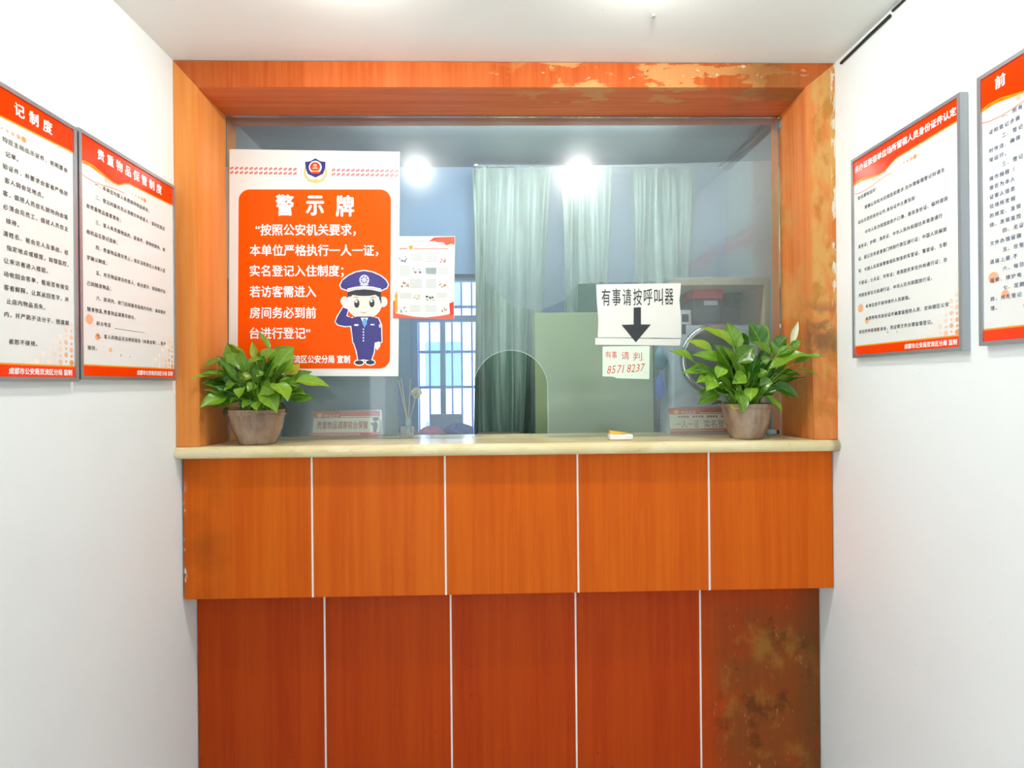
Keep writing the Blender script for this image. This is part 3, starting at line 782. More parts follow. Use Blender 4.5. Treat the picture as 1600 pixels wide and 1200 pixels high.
def blob(cx_, cy_, s, cols):
    rr = random.Random(int(cx_ * 7 + cy_))
    for k in range(11):
        m = cols[k % len(cols)]; x, y = cx_ + rr.uniform(-1, 1) * s, cy_ + rr.uniform(-.7, .7) * s; r = s * rr.uniform(.15, .34)
        lay6([(x + r * math.cos(a) * rr.uniform(.6, 1.2), y + r * math.sin(a) * rr.uniform(.6, 1.2)) for a in [2 * math.pi * q / 7 for q in range(7)]], .0003 + .00003 * k, m)
blob(75, 410, 42, ['pic_grey', 'ink_blue', 'cloth_white', 'ink_black']); blob(550, 430, 36, ['ink_red', 'ink_blue', 'flag_red']); blob(235, 550, 50, ['cap_blue', 'ink_blue', 'pic_orange'])
lay6([(335, 512), (466, 512), (460, 590), (345, 585)], .0002, 'pic_grey'); blob(400, 555, 28, ['ink_grey', 'pic_grey'])
blob(90, 705, 46, ['pic_orange', 'pic_grey', 'ink_maroon']); blob(545, 710, 44, ['pic_orange', 'ink_blue', 'pic_orange', 'gold_print']); blob(238, 850, 44, ['pic_green', 'gold_print', 'pic_grey'])
blob(388, 860, 46, ['pic_green', 'ink_grey', 'ink_black']); blob(85, 1010, 50, ['cloth_white', 'ink_grey', 'ink_blue']); blob(548, 995, 40, ['ink_blue', 'cloth_white', 'pic_orange'])
mb.build('printed_pictures', lf)

# ------------------------------------------------------------------ call-bell notice and the hand-written slip below it
nt = thing('paper_notice', at(997, 540, YP), 'white paper notice with black down arrow taped on the glass', 'notice')
mb = MB()
q = [(931.5, 444.5), (1064, 442.5), (1063, 458), (1061.5, 470), (1063.5, 488), (1064.5, 528), (934, 527), (935, 500), (932.5, 470)]
p_ = [at(a, b, YP) for a, b in q]; mb.prism(p_[::-1], [p + V((0, .0008, 0)) for p in p_][::-1], 'paper_white'); mb.build('sheet', nt)
p_ = [at(a, b, YP - .0006) for a, b in ((930, 528), (1064, 530), (1062, 540), (930, 538.5))]
MB().prism(p_[::-1], [p + V((0, .0012, 0)) for p in p_][::-1], 'paper_white').build('folded_strip', nt)
mb = MB()
YN = YP - .0005
for k, ch in enumerate('有事请按呼叫器'): write_fit(mb, ch, 940 + k * 16.45, 953.5 + k * 16.45, 464.5 - k * .15, 25, YN, 'ink_black', .006)
mb.poly([at(a, b, YP - .0012) for a, b in ((990, 480.5), (990, 507), (971, 507.5), (993.5, 535), (1017, 507), (1001.5, 507), (1001.5, 480))], 'ink_black')
mb.build('lettering', nt)
sl = thing('paper_slip', at(978, 592, YP), 'pale green slip with red handwriting under the arrow notice', 'note')
p_ = [at(a, b, YP - .0004) for a, b in ((941.5, 541.5), (1015, 540.5), (1014.5, 592.5), (963, 591), (958, 588.5), (941.5, 588))]
MB().prism(p_[::-1], [p + V((0, .0008, 0)) for p in p_][::-1], 'paper_green').build('sheet', sl)
mb = MB()
for k, (ch, a, b, cy_, h) in enumerate((('有', 945.5, 955, 554, 10), ('事', 956, 964, 554.5, 11), ('请', 971, 983, 555.5, 12), ('判', 989, 1003, 557, 13))): write_fit(mb, ch, a, b, cy_, h, YP - .0009, 'ink_red', -.004)
for k, ch in enumerate('85718237'):
    a = (948, 955.5, 963.5, 972, 979, 986, 993.5, 1000)[k]
    vs, fs = glyphs(ch); x0, x1, y0_, y1_ = bbox(vs); P0 = at(a, 584 - k * .5, YP - .0009); s = 12.5 * YP / F_PX / (y1_ - y0_)
    mb.add([(P0.x + (x - x0) * s * .75 + (y - y0_) * s * .18, P0.y, P0.z + (y - y0_) * s) for x, y, d in vs], fs, 'ink_red')
for px, py in ((1005, 562), (1008.5, 582)): mb.disc(at(px, py, YP - .0009), .0014, (1, 0, 0), (0, 0, 1), 'ink_red', 8)
mb.build('lettering', sl)

# ------------------------------------------------------------------ desk signs behind the glass
def desk_sign(name, x0, x1, yb, y_, h, label, big, small, officer):
    """acrylic tent sign: leaning front sheet, printed card"""
    bx0, bx1 = aX(x0, y_), aX(x1, y_)
    root = thing(name, ((bx0 + bx1) / 2, y_, ZS), label, 'desk sign')
    lean = .022; W = bx1 - bx0
    u = V((1, 0, 0)); v = V((0, lean, h)); nrm = V((0, -h, lean)).normalized()
    o0 = V((bx0, y_, ZS + .001))
    P = lambda a, b, d=0: o0 + u * (a * W) + v * b + nrm * d
    ins = .035
    mb = MB()
    q = [P(0, 0), P(1, 0), P(1 - ins, 1), P(ins, 1)]
    mb.prism(q[::-1], [p - nrm * .003 for p in q][::-1], 'clear_acrylic')
    q2 = [P(ins, 1, -.0031), P(1 - ins, 1, -.0031), V((bx1 - W * ins, y_ + .06, ZS + .001)), V((bx0 + W * ins, y_ + .06, ZS + .001))]
    mb.prism(q2, [p + V((0, .003, 0)) for p in q2], 'clear_acrylic')
    mb.build('acrylic_stand', root)
    mb = MB(); a, b = .055, .945
    mb.poly([P(a, .06, .0006), P(b, .06, .0006), P(b, .95, .0006), P(a, .95, .0006)], 'sign_cream')
    mb.poly([P(a, .72, .0009), P(b, .72, .0009), P(b, .95, .0009), P(a, .95, .0009)], 'sign_red')
    mb.poly([P(a, .06, .0009), P(b, .06, .0009), P(b, .2, .0009), P(a, .2, .0009)], 'sign_red')
    mb.poly([P(.42, .745, .0011), P(b, .745, .0011), P(b, .775, .0011), P(.42, .775, .0011)], 'sign_cream')
    mb.poly([P(a, .125, .0011), P(b - .25, .125, .0011), P(b - .25, .145, .0011), P(a, .145, .0011)], 'sign_cream')
    mb.disc(P(.14, .81, .0012), .0075, u, v.normalized(), 'gold_print', 12, .010)
    if officer:
        for c_, r, ru, m, d in (((.89, .66), .007, .012, 'ink_slate', .0012), ((.89, .60), .009, .009, 'skin_print', .0011), ((.89, .42), .017, .009, 'ink_slate', .0012), ((.885, .28), .010, .006, 'ink_slate', .0012), ((.85, .5), .005, .006, 'ink_slate', .0012)):
            mb.disc(P(c_[0], c_[1], d), r, u, v.normalized(), m, 12, ru)
    mb.build('printed_card', root)
    mb = MB(); vn = v.normalized()
    write(mb, 'POLICE', P(.2, .79, .0014), u, vn, .016, 'sign_cream', None, .95, .02)
    for txt, a, b, c_, hh, m, bold in big:
        vs, fs = glyphs(txt, 1.0, bold); q0, q1, _, _ = bbox(vs); s = (b - a) * W / (q1 - q0)
        mb.add([P(a, c_, .0014) + u * ((x - q0) * s) + vn * ((yy - GC) * hh / GH) + nrm * d for x, yy, d in vs], fs, m)
    if small:
        for k in range(22): 
            if k % 5 == 4: continue
            mb.poly([P(.16 + k * .034, .60, .0013), P(.184 + k * .034, .60, .0013), P(.184 + k * .034, .67, .0013), P(.16 + k * .034, .67, .0013)], 'ink_maroon')
    mb.build('lettering', root)
desk_sign('desk_sign', 480.5, 598, 684, 1.985, .100, 'leaning desk sign on the counter between the left plant and reed diffuser', [('贵重物品请寄前台保管', .11, .79, .46, .026, 'ink_maroon', .02)], False, True)
desk_sign('desk_sign', 1040, 1172, 679, 1.985, .100, 'leaning desk sign behind the right potted plant', [('一人一证', .12, .40, .36, .027, 'ink_maroon', .0), ('实名登记', .46, .78, .36, .027, 'ink_maroon', .0)], True, False)

# ------------------------------------------------------------------ reed diffuser
dx, dy = aX(637, 2.0), 2.0
rd = thing('reed_diffuser', (dx, dy, ZS), 'small glass reed diffuser with a cream flower behind the glass', 'diffuser')
def rring(w_, z): return [(dx - w_, dy - w_, z), (dx + w_, dy - w_, z), (dx + w_, dy + w_, z), (dx - w_, dy + w_, z)]
mb = MB(); mb.prism(rring(.024, ZS + .001)[::-1], rring(.024, ZS + .042)[::-1], 'bottle_glass')
mb.build('bottle', rd, bevel=.003)
MB().lathe([(.0005, .043), (.011, .043), (.0115, .046), (.011, .068), (.0085, .069), (.0085, .060), (.0005, .060)], (dx, dy, ZS), 'cap_blue', 20).build('neck', rd, smooth=False)
for px, py, yy in ((622.5, 594, 1.985), (627, 592, 2.0), (641.5, 592, 2.005)):
    tip = at(px, py, yy); b = V((dx - (tip.x - dx) * .25, dy - (tip.y - dy) * .25, ZS + .006))
    MB().tube([b, tip], .0019, 'reed', 6).build('reed', rd)
fc = at(651, 614, 1.995)
MB().tube([(dx - .008, dy, ZS + .006), tuple(fc)], .0019, 'reed', 6).build('reed', rd)
mb = MB(); rr = random.Random(3)
for k in range(70):
    th, ph = rr.uniform(0, 6.283), math.acos(rr.uniform(-1, 1)); d = V((math.sin(ph) * math.cos(th), math.sin(ph) * math.sin(th), math.cos(ph)))
    s = d.orthogonal().normalized(); t_ = d.cross(s); c_ = fc + d * .016
    mb.add([fc + d * .004, c_ + s * .006, c_ + d * .006, c_ - s * .006, c_ + t_ * .003], [(0, 1, 2, 3), (0, 3, 4, 1)], 'flower_cream')
mb.build('flower_head', rd)

# ------------------------------------------------------------------ white call button with yellow top
bx, by = aX(968, 1.83), 1.83
cb = thing('call_button', (bx, by, ZS), 'little white box with yellow lid lying on the counter edge', 'call button')
MB().box(bx - .038, bx + .040, by - .02, by + .02, ZS + .001, ZS + .019, 'white_plastic').build('body', cb, bevel=.004)
mb = MB(); q = [(bx - .034, by - .006, ZS + .0195), (bx + .005, by - .008, ZS + .0195), (bx + .03, by + .017, ZS + .0195), (bx - .034, by + .018, ZS + .0195)]
mb.prism(q, [(a, b, c_ + (.012 if i in (0, 3) else .003)) for i, (a, b, c_) in enumerate(q)], 'yellow_plastic'); mb.build('lid', cb)

# small clear bottle lying behind the right pot
lx, ly = aX(1206, 1.92), 1.918
bt = thing('small_bottle', (lx, ly, ZS), 'tiny clear bottle lying on the counter by the right jamb', 'bottle')
mb = MB(); mb.tube([(lx - .020, ly, ZS + .012), (lx - .019, ly, ZS + .012), (lx + .008, ly, ZS + .012), (lx + .013, ly, ZS + .012)], [.006, .011, .011, .006], 'cap_blue', 16); mb.build('body', bt, smooth=True)
MB().tube([(lx + .013, ly, ZS + .012), (lx + .021, ly, ZS + .012)], .007, 'black_rubber', 14).build('cap', bt)

# ------------------------------------------------------------------ potted plants
def plant(name, pcx, pcy, rt, rb, H, orgx, orgy, sc, leaves, label, group, fill, seed, bud=None):
    rr = random.Random(seed)
    C0 = V((aX(pcx, pcy), pcy, ZS + .001))
    root = thing(name, C0, label, 'potted plant', group)
    prof = [(.0005, .004), (rb * .72, .004), (rb * .75, 0), (rb, 0), (rb * 1.03, .006), (rb + (rt - rb) * .62, H * .45), (rt * .925, H * .80), (rt * .93, H * .835), (rt * .985, H * .845), (rt * .985, H * .87), (rt * .965, H * .88), (rt * .985, H * .96), (rt, H * .97), (rt * .995, H), (rt * .965, H), (rt * .955, H * .86), (rb + (rt - rb) * .55, H * .45), (rb * .95, .010), (.0005, .010)]
    pot = MB().lathe(prof, C0, 'pot_plastic', 48).build('pot', root, smooth=True)
    mb = MB(); n = 32; zs = C0.z + H * .80; R = rt * .93
    vs = [(C0.x, C0.y, zs + .012)]
    for j in (0.5, 1.0):
        for k in range(n): a = 6.2832 * k / n; vs.append((C0.x + R * j * math.cos(a), C0.y + R * j * math.sin(a), zs + (.008 if j < 1 else 0) + rr.uniform(-.002, .002)))
    fs = [(0, 1 + k, 1 + (k + 1) % n) for k in range(n)] + [(1 + k, 1 + n + k, 1 + n + (k + 1) % n, 1 + (k + 1) % n) for k in range(n)]
    mb.add(vs, fs, 'soil'); mb.build('soil', root, smooth=True)
    fol = MB(); fol.tint = []; stems = MB(); dead = MB()
    def lim(p, mrg=.0):
        # keep clear of the glass and of the side boards
        p = V(p)
        if p.x < -.936 + .014 + mrg: ymax = D - .012 - mrg
        elif p.x > 1.012 - .014 - mrg: ymax = D - .012 - mrg
        else: ymax = G - .012 - mrg
        if p.y > ymax:
            d = p - CAM; p = CAM + d * (ymax / p.y)
        return p
    def leaf(bp, tp, wid, tone, yel, roll, arch, M):
        d = tp - bp; L = d.length; dn = d.normalized()
        mid = lim((bp + tp) / 2 + V((0, -.15, .9)) * (arch * L))
        bp = lim(bp); tp = lim(tp)
        look = V((0, -1, 0)) * .9 + V((0, 0, .75)) + V((rr.uniform(-.5, .5), rr.uniform(-.2, .3), rr.uniform(-.3, .3)))
        N = 10; K = 4
        rows_ = []
        for i in range(N + 1):
            s = i / N
            c_ = bp * (1 - s) ** 2 + mid * 2 * s * (1 - s) + tp * s * s
            tg = ((mid - bp) * (1 - s) + (tp - mid) * s).normalized()
            nr = look - tg * look.dot(tg); nr.normalize(); sd = tg.cross(nr)
            cr, sr_ = math.cos(roll), math.sin(roll); sd2 = sd * cr + nr * sr_; nr2 = nr * cr - sd * sr_
            wv = wid / 2 * (math.sin(math.pi * s ** .74) ** 1.12 if 0 < s < 1 else 0) + .0004
            for k in range(-K, K + 1):
                q = k / K; ph = rr.uniform(-.0004, .0004) if abs(k) == K else 0
                wave = .05 * wid * math.sin(s * 9 + roll * 5) * q * q
                p = c_ + sd2 * (wv * q) + nr2 * (abs(q) ** 1.5 * wv * .38 + wave + ph)
                if p.y > G - .004: p.y = G - .004
                if (p.x < -.932 or p.x > 1.008) and p.y > D - .003: p.y = D - .003
                rows_.append(p)
                if M is fol:
                    stripe = .08 * math.sin(s * 40 + abs(q) * 6)
                    M.tint.append((max(0, min(1, tone + stripe)), abs(q), yel * (1 if s > .25 else s * 4), 1))
        W_ = 2 * K + 1
        M.add(rows_, [(i * W_ + k, i * W_ + k + 1, (i + 1) * W_ + k + 1, (i + 1) * W_ + k) for i in range(N) for k in range(W_ - 1)], 'leaf' if M is fol else M.mat)
    def stem(bp, r=.0017):
        a = rr.uniform(0, 6.283); q = rt * .5 * math.sqrt(rr.random())
        g0 = V((C0.x + q * math.cos(a) * .9 + (bp.x - C0.x) * .18, C0.y + q * math.sin(a) * .8, zs + .004))
        g0.x = max(C0.x - rt * .8, min(C0.x + rt * .8, g0.x))
        m = V((g0.x * .6 + bp.x * .4, g0.y * .6 + bp.y * .4, g0.z * .35 + bp.z * .65 + .01))
        pts = [lim(g0 * (1 - s) ** 2 + m * 2 * s * (1 - s) + bp * s * s) for s in [k / 7 for k in range(8)]]
        stems.tube(pts, [r * 1.25 - r * .45 * k / 7 for k in range(8)], 'stem_green', 6)
    dead.mat = 'dead_leaf'
    for L in leaves:
        bx_, by_, tx_, ty_, w_, tone, dyb, dyt = L[:8]
        yel = L[8] if len(L) > 8 else 0.0
        yb, yt = pcy + dyb, pcy + dyt
        bp = lim(at(orgx + bx_ / sc, orgy + by_ / sc, yb)); tp = lim(at(orgx + tx_ / sc, orgy + ty_ / sc, yt))
        leaf(bp, tp, 1.18 * w_ / sc * pcy / F_PX, tone, yel, rr.uniform(-.45, .45), rr.uniform(.06, .16), dead if tone < 0 else fol)
        stem(bp)
    for k in range(fill):
        a = rr.uniform(0, 6.283); el = rr.uniform(.3, 1.4)
        ln = rr.uniform(.06, .105); q = rr.uniform(.02, .11)
        dv = V((math.cos(a) * math.cos(el) * 1.2, math.sin(a) * math.cos(el) * .55 - .1, math.sin(el) * .95))
        bp = lim(V((C0.x, C0.y, zs + .035)) + dv * q); tp = lim(bp + dv.normalized() * ln)
        leaf(bp, tp, rr.uniform(.026, .042), rr.uniform(.02, .5), 0, rr.uniform(-.6, .6), .12, fol); stem(bp)
    fol.build('foliage', root, smooth=True); stems.build('stems', root, smooth=True)
    if dead.v: dead.build('withered_leaf', root, smooth=True)
    if bud:
        bx_, by_, tx_, ty_, w_ = bud
        b_ = MB(); b_.mat = 'spathe'
        bp = lim(at(orgx + bx_ / sc, orgy + by_ / sc, pcy - .07)); tp = lim(at(orgx + tx_ / sc, orgy + ty_ / sc, pcy - .08))
        leaf(bp, tp, w_ / sc * pcy / F_PX, 0, 0, .1, .05, b_); fo = b_.build('flower', root, smooth=True); fo['label'] = 'cream flower bud'
        s2 = MB(); g0 = V((C0.x + .03, C0.y, zs)); m = V((C0.x + .06, C0.y - .04, bp.z - .03))
        s2.tube([g0 * (1 - s) ** 2 + m * 2 * s * (1 - s) + bp * s * s for s in [k / 8 for k in range(9)]], .0018, 'stem_green', 6); s2.build('flower_stalk', root, smooth=True)
    return root
# base x, base y, tip x, tip y, width (on a close-up of the plant), tone, depth offsets, yellowing
LL = [
 (500, 430, 415, 165, 150, .45, .0, .02), (570, 340, 445, 175, 90, .5, .02, .03, .3), (350, 330, 185, 408, 70, .35, -.02, -.05), (400, 480, 160, 475, 100, .55, -.02, -.09), (400, 490, 45, 522, 75, .75, -.03, -.12),
 (420, 560, 165, 565, 140, .25, .0, -.06), (400, 690, 140, 805, 125, .6, -.05, -.12), (410, 640, 190, 690, 80, .5, -.02, -.08), (500, 560, 385, 640, 115, .5, -.05, -.07), (480, 470, 300, 300, 130, .4, .0, -.01),
 (550, 410, 390, 265, 120, .5, -.02, -.01), (690, 330, 660, 150, 62, .65, .0, .01, .2), (830, 230, 720, 48, 62, .5, .03, .05), (610, 365, 765, 325, 70, .6, -.06, -.08), (740, 340, 905, 228, 110, .6, .0, .02),
 (850, 480, 1075, 200, 180, .6, -.03, .0), (820, 360, 1040, 195, 120, .45, .02, .03), (1000, 530, 1130, 370, 120, .6, .0, .02, .7), (1000, 545, 1250, 450, 110, .35, .01, .02), (1080, 540, 1425, 602, 130, .7, -.02, -.03),
 (1040, 560, 1240, 560, 75, .5, .0, .0), (890, 570, 1010, 740, 165, .7, -.07, -.11), (930, 535, 1110, 605, 95, .6, -.03, -.04), (1040, 660, 1185, 665, 110, .65, -.03, -.04), (1035, 705, 1265, 715, 110, .3, -.02, -.03),
 (750, 590, 885, 665, 125, .55, -.07, -.10), (775, 640, 905, 865, 150, .55, -.07, -.12), (720, 735, 705, 838, 95, .7, -.08, -.115), (660, 750, 560, 808, 110, .4, -.07, -.1), (590, 590, 525, 712, 140, .7, -.07, -.1),
 (690, 570, 612, 650, 90, .6, -.07, -.09), (650, 500, 530, 520, 85, .55, -.06, -.08, .3), (510, 725, 290, 800, 110, .3, -.03, -.07), (520, 700, 435, 770, 70, .5, -.05, -.08), (580, 440, 600, 330, 60, .3, .0, .01), (740, 470, 730, 380, 60, .3, .0, .0),
 (800, 520, 840, 380, 70, .45, -.04, -.03), (760, 450, 700, 500, 70, .55, -.07, -.085), (410, 800, 385, 905, 45, -1, -.02, -.04), (930, 750, 1005, 860, 40, -1, .0, .0)]
plant('potted_plant', 402.5, 1.842, .0912, .0565, .1135, 290, 510, 6.317, LL, 'leafy green plant in brown pot in front of the red poster', 'leafy plants on the counter', 72, 5)
LR = [
 (270, 445, 32, 345, 125, .6, -.03, -.05), (430, 345, 188, 248, 95, .7, .0, .0, .2), (620, 300, 318, 130, 135, .7, .0, .02, .1), (650, 310, 560, 82, 135, .5, .02, .04), (600, 520, 450, 285, 170, .3, -.04, -.04),
 (650, 540, 520, 300, 120, .45, -.06, -.05), (560, 455, 232, 385, 115, .5, -.04, -.05), (440, 520, 148, 550, 120, .65, -.04, -.06), (450, 560, 238, 518, 95, .2, -.05, -.06), (440, 575, 278, 635, 95, .7, -.06, -.08),
 (435, 590, 375, 708, 120, .75, -.07, -.1), (525, 495, 472, 592, 95, .7, -.08, -.1), (490, 735, 293, 838, 110, .3, -.04, -.06), (475, 715, 295, 740, 80, .55, -.02, -.03), (520, 805, 413, 836, 28, -1, -.02, -.03),
 (650, 450, 815, 300, 150, .25, -.06, -.06), (885, 300, 762, 85, 150, .12, -.02, .0), (900, 300, 912, 88, 75, .75, .03, .05), (965, 375, 775, 260, 105, .4, -.05, -.05), (660, 310, 692, 190, 65, .55, .0, .0),
 (760, 285, 640, 178, 75, .15, .03, .03), (1000, 370, 960, 250, 75, .4, -.02, -.02), (1015, 315, 1112, 212, 115, .15, -.02, -.04), (1015, 385, 1222, 320, 100, .45, -.05, -.08), (1150, 310, 1242, 248, 60, .4, -.08, -.1),
 (950, 510, 1335, 375, 165, .65, -.06, -.12), (1170, 460, 1455, 390, 85, .5, -.08, -.14), (980, 535, 1245, 572, 105, .25, -.04, -.07), (1205, 510, 1412, 578, 80, .6, -.09, -.14), (815, 575, 940, 528, 85, .4, -.07, -.09),
 (860, 655, 985, 640, 105, .35, -.07, -.09), (985, 660, 1218, 772, 105, .15, -.03, -.06), (905, 755, 1068, 902, 115, .6, -.06, -.1), (790, 680, 775, 805, 95, .75, -.08, -.11), (660, 695, 722, 925, 105, .4, -.08, -.125),
 (725, 560, 612, 640, 110, .65, -.08, -.1), (460, 640, 520, 700, 80, .3, -.05, -.07), (1060, 690, 1112, 782, 55, .35, -.02, -.03), (700, 700, 640, 700, 70, .4, -.08, -.1), (960, 590, 1150, 570, 70, .6, -.04, -.06, .6), (880, 440, 960, 410, 70, .5, -.05, -.06), (640, 860, 615, 880, 60, .3, -.09, -.11, .9)]
plant('potted_plant', 1165.5, 1.842, .0815, .0535, .117, 1040, 490, 5.854, LR, 'leafy green plant in brown pot beside the worn right jamb', 'leafy plants on the counter', 76, 11, bud=(1140, 275, 1212, 70, 72))

# ------------------------------------------------------------------ office behind the glass
# grey board propped behind the poster
gb = MB().box(aX(447, 2.07), aX(621, 2.07), 2.07, 2.082, ZS + .0, 1.95, 'grey_board')
tag(gb.build('grey_board', bevel=.002), 'plain grey board standing behind the glass under the poster', 'board')

# curtains on a rod
yc = 2.50
rod = thing('curtain_rod', (aX(900, yc), yc, aZ(262, yc)), 'curtain rod with round end knob along the top of the back window', 'curtain rod')
zr = aZ(259, yc)
MB().tube([(aX(752, yc), yc, zr), (aX(1100, yc), yc, zr)], .009, 'chrome', 10).build('rod', rod)
prof = [(.0005, -.018)] + [(.018 * math.cos(a), .018 * math.sin(a)) for a in [-math.pi / 2 + math.pi * k / 10 for k in range(1, 10)]] + [(.0005, .018)]
MB().lathe(prof, (aX(747, yc), yc, zr), 'chrome', 20).build('end_knob', rod, smooth=True)
def curtain(x0t, x1t, x0b, x1b, zt, zb_, nf, seed, amp, label, y=yc):
    rr = random.Random(seed); N, M = nf * 14, 26
    mb = MB(); vs = []
    ph = [rr.uniform(-.5, .5) for _ in range(nf + 2)]; am = [rr.uniform(.6, 1.3) for _ in range(nf + 2)]
    for j in range(M + 1):
        t_ = j / M; z = zt + (zb_ - zt) * t_
        a, b = x0t + (x0b - x0t) * t_ ** .8, x1t + (x1b - x1t) * t_ ** .8
        for i in range(N + 1):
            s = i / N; k = int(s * nf)
            f = s * nf * 2 * math.pi + .5 * math.sin(t_ * 4 + seed) + ph[k] * .3
            d = amp * am[k] * (.5 + .6 * t_) * math.sin(f) + .006 * math.sin(f * 2.3 + t_ * 5)
            vs.append((a + (b - a) * s + .008 * math.sin(t_ * 6 + s * 8), y + d, z))
    W_ = N + 1
    mb.add(vs, [(j * W_ + i, j * W_ + i + 1, (j + 1) * W_ + i + 1, (j + 1) * W_ + i) for j in range(M) for i in range(N)], 'curtain')
    o = mb.build('curtain', smooth=True); so = o.modifiers.new('thick', 'SOLIDIFY'); so.thickness = .0015
    return tag(o, label, 'curtain', 'teal curtains on the rod')
ztop = zr - .012
curtain(aX(741, yc), aX(862, yc), aX(742, yc), aX(834, yc), ztop, .4, 5, 1, .034, 'teal curtain hanging down behind the arched opening')
curtain(aX(880, yc), aX(958, yc), aX(884, yc), aX(950, yc), ztop, 1.15, 4, 2, .026, 'narrow teal curtain between two wider ones, above the green board')
curtain(aX(988, yc), aX(1085, yc), aX(992, yc), aX(1075, yc), ztop, 1.15, 4, 3, .028, 'teal curtain at the right end of the rod, behind the arrow notice')
# boards
yb = 2.36
tag(MB().box(aX(836, yb), aX(1021, yb), yb, yb + .018, ZF, aZ(488, yb, 930), 'board_green').build('green_board', bevel=.003), 'tall pale green board standing right of the arch', 'board')
yd = 2.40
tag(MB().box(aX(905, yd), aX(936, yd), yd, yd + .012, 1.3, aZ(443, yd, 920), 'board_dark').build('dark_board', bevel=.002), 'small dark green board peeking out behind the arrow notice', 'board')
# outdoor facade
fy = 5.2
fb = MB().box(-3.2, 3.0, fy, fy + .3, -2, 5.0, 'facade_white'); fo = thing('neighbour_building', (0, fy, -2), 'bright white building across the lane seen through the window', 'building')
fb.build('facade', fo)
for i in range(5):
    for j in range(4):
        x, z = -1.9 + i * .62, -.2 + j * .75
        MB().box(x, x + .34, fy - .03, fy, z, z + .42, 'facade_glass').build('window', fo)
# grille outside the window
gr = thing('window_grille', ((wx0 + wx1) / 2, YE + .14, wz0), 'blue-grey security grille across the office window', 'grille')
yg = YE + .14
for px in (655, 672, 707, 722, 738):
    x = aX(px, yg); MB().tube([(x, yg, wz0 - .02), (x, yg, wz1)], .005, 'bar_steel', 8).build('bar', gr)
for py in (550, 605, 480):
    z = aZ(py, yg, 690); MB().box(wx0, wx1, yg - .008, yg - .002, z - .007, z + .007, 'bar_steel').build('cross_bar', gr)
# inner desk with clothes
dk = thing('office_desk', (-.25, 2.4, ZF), 'low office desk under the window behind the glass', 'desk')
ZD = 1.108
MB().box(-.62, .10, 2.2, 2.46, ZD - .03, ZD, 'desk_top').build('desktop', dk, bevel=.003)
for x in (-.60, .06):
    for y in (2.22, 2.42): MB().box(x, x + .03, y, y + .03, ZF, ZD - .03, 'desk_top').build('leg', dk)
def heap(name, px, rx, rz, m, label, cat, seed, y=2.33):
    rr = random.Random(seed); cx_ = aX(px, y); mb = MB(); n, k = 28, 8; vs = []
    ph = [rr.uniform(0, 6.28) for _ in range(5)]
    for j in range(k + 1):
        e = math.pi / 2 * j / k
        for i in range(n):
            a = 6.2832 * i / n; w_ = 1 + .18 * math.sin(3 * a + ph[0]) + .1 * math.sin(7 * a + ph[1] + j)
            vs.append((cx_ + rx * w_ * math.cos(e) * math.cos(a), y + rx * .8 * w_ * math.cos(e) * math.sin(a), ZD + .001 + rz * math.sin(e) * (1 + .25 * math.sin(5 * a + ph[2] + j * .7))))
    mb.add(vs, [(j * n + i, j * n + (i + 1) % n, (j + 1) * n + (i + 1) % n, (j + 1) * n + i) for j in range(k) for i in range(n)] + [tuple(range(n))[::-1]], m)
    tag(mb.build(name, smooth=True), label, cat)
heap('folded_clothes', 716, .066, .040, 'cloth_blue', 'crumpled blue cloth on the desk beside the curtain', 'clothes', 1)
heap('folded_clothes', 671, .055, .030, 'cloth_pink', 'crumpled pinkish cloth on the desk under the window', 'clothes', 4)
tag(MB().box(aX(673, 2.42), aX(722, 2.42), 2.405, 2.435, ZD + .001, aZ(646, 2.42), 'storage_blue').build('storage_box', bevel=.004), 'pale blue box on the desk against the window', 'box')

# shelf unit on the right
ys = 2.20
cab = thing('shelf_unit', (aX(1130, ys), ys, ZF), 'cream shelf unit behind the glass at right, under the film', 'shelf')
sx0, sx1 = aX(1058, ys), aX(1204, ys)
zt = aZ(433, ys, 1130)
MB().box(sx0, sx1, ys, 2.44, zt - .032, zt, 'shelf_cream').build('top_board', cab, bevel=.002)
MB().box(sx1 - .022, sx1, ys, 2.44, ZF, zt - .033, 'shelf_cream').build('side_board', cab, bevel=.002)
MB().box(sx0, sx1 - .023, 2.43, 2.44, ZF, zt - .033, 'shelf_grey').build('back_panel', cab)
# washing machine
yw = 2.24
wx_0, wx_1 = aX(1050, yw), sx1 - .026
zt2 = aZ(507, yw, 1130)
wm = thing('washing_machine', ((wx_0 + wx_1) / 2, yw, ZF), 'pale washing machine with round chrome door behind the right plant', 'washing machine')
MB().box(wx_0, wx_1, yw, 2.42, ZF, zt2, 'appliance').build('body', wm, bevel=.012)
dcx, dcz, dr = aX(1117, yw), aZ(562, yw, 1117), .148
ringp = [(dr * .80, -.006), (dr * .84, -.022), (dr * .92, -.026), (dr, -.016), (dr, -.002)]
MB().lathe(ringp, (dcx, yw, dcz), 'chrome', 48, 'y').build('door_ring', wm, smooth=True)
MB().lathe([(.0005, -.020), (dr * .5, -.016), (dr * .80, -.004)], (dcx, yw, dcz), 'drum_dark', 40, 'y').build('door_glass', wm, smooth=True)
MB().box(aX(1066, yw), aX(1072, yw), yw - .003, yw - .0005, aZ(505, yw) - .05, aZ(505, yw) - .01, 'ink_slate').build('display', wm)
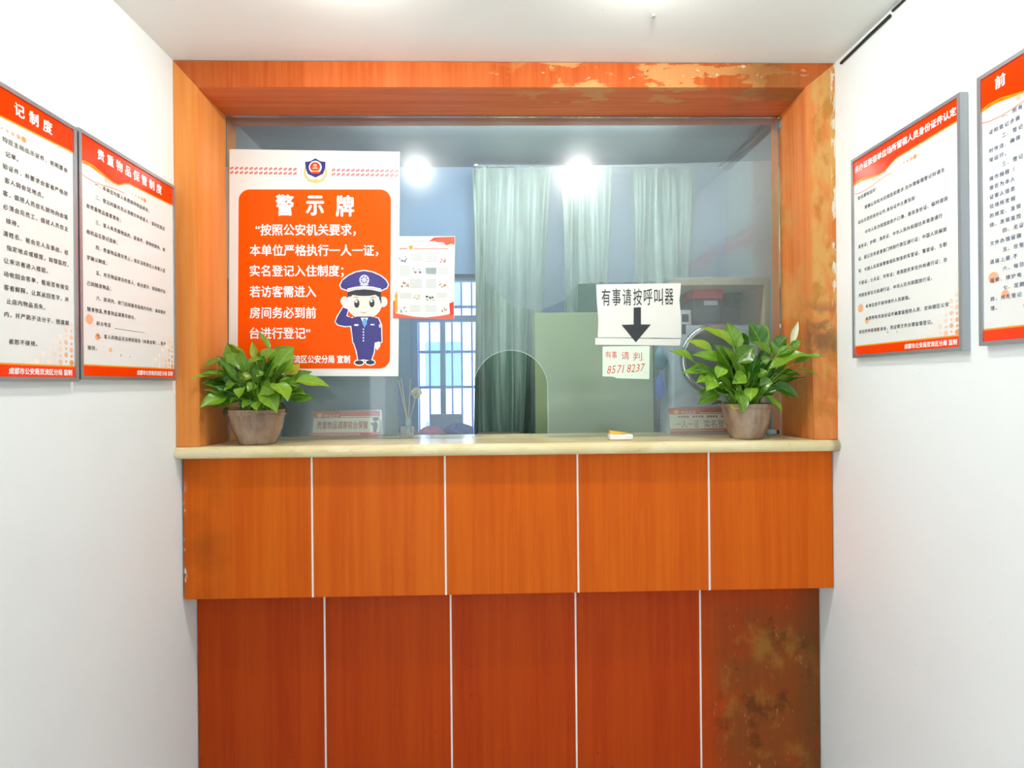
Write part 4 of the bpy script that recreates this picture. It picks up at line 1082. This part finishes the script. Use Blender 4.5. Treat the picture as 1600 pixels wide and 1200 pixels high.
# red-lidded box on the machine
ybx = 2.30
bx0, bx1 = aX(1083, ybx), aX(1131, ybx)
rb_ = thing('lidded_box', ((bx0 + bx1) / 2, ybx, zt2), 'grey box with red lid on top of the washing machine', 'box')
zl0, zl1 = aZ(467, ybx, 1107), aZ(451, ybx, 1107)
MB().box(bx0 + .003, bx1 - .003, ybx, ybx + .11, zt2 + .001, zl0, 'box_grey').build('body', rb_, bevel=.008)
MB().box(bx0, bx1, ybx - .003, ybx + .113, zl0 + .001, zl1, 'box_red').build('lid', rb_, bevel=.006)
MB().box(aX(1101, ybx), aX(1122, ybx), ybx - .0045, ybx - .0005, aZ(477, ybx, 1107), aZ(470, ybx, 1107), 'paper_white').build('sticker', rb_)
x0, x1 = aX(1064, 2.27), aX(1081, 2.27)
mt = thing('white_device', ((x0 + x1) / 2, 2.27, zt2), 'little white device with dark screen left of the red-lidded box', 'device')
MB().box(x0, x1, 2.27, 2.32, zt2 + .001, aZ(484, 2.27, 1070), 'white_plastic').build('case', mt, bevel=.004)
MB().box(x0 + .006, x1 - .012, 2.267, 2.2695, aZ(503, 2.27, 1070), aZ(491, 2.27, 1070), 'ink_slate').build('screen', mt)
q = [at(a, b, 2.405) for a, b in ((1134, 457), (1181, 449), (1181, 477), (1134, 480))]
tag(MB().prism(q[::-1], [p + V((0, .01, 0)) for p in q][::-1], 'board_dark').build('dark_folder'), 'dark grey folder tilted inside the shelf right of the red-lidded box', 'folder')
# bags hanging beside the board
for px, py, r, h, m, lb in ((1032, 560, .026, .05, 'bag_teal', 'teal plastic bag hanging under the arrow notice, upper of two'), (1031, 605, .022, .055, 'bag_blue', 'bright blue plastic bag hanging under the arrow notice, lower of two')):
    c_ = at(px, py, 2.30); mb = MB()
    prof = [(.004, h * 1.1), (r * .45, h * .9), (r * .8, h * .4), (r, -h * .2), (r * .9, -h * .7), (r * .4, -h), (.0005, -h)][::-1]
    mb.lathe(prof, tuple(c_), m, 14); mb.v = [(x + .004 * math.sin(z * 90), y + .003 * math.sin(z * 70 + x * 90), z) for x, y, z in mb.v]
    tag(mb.build('plastic_bag', smooth=True), lb, 'bag', 'plastic bags by the green board')
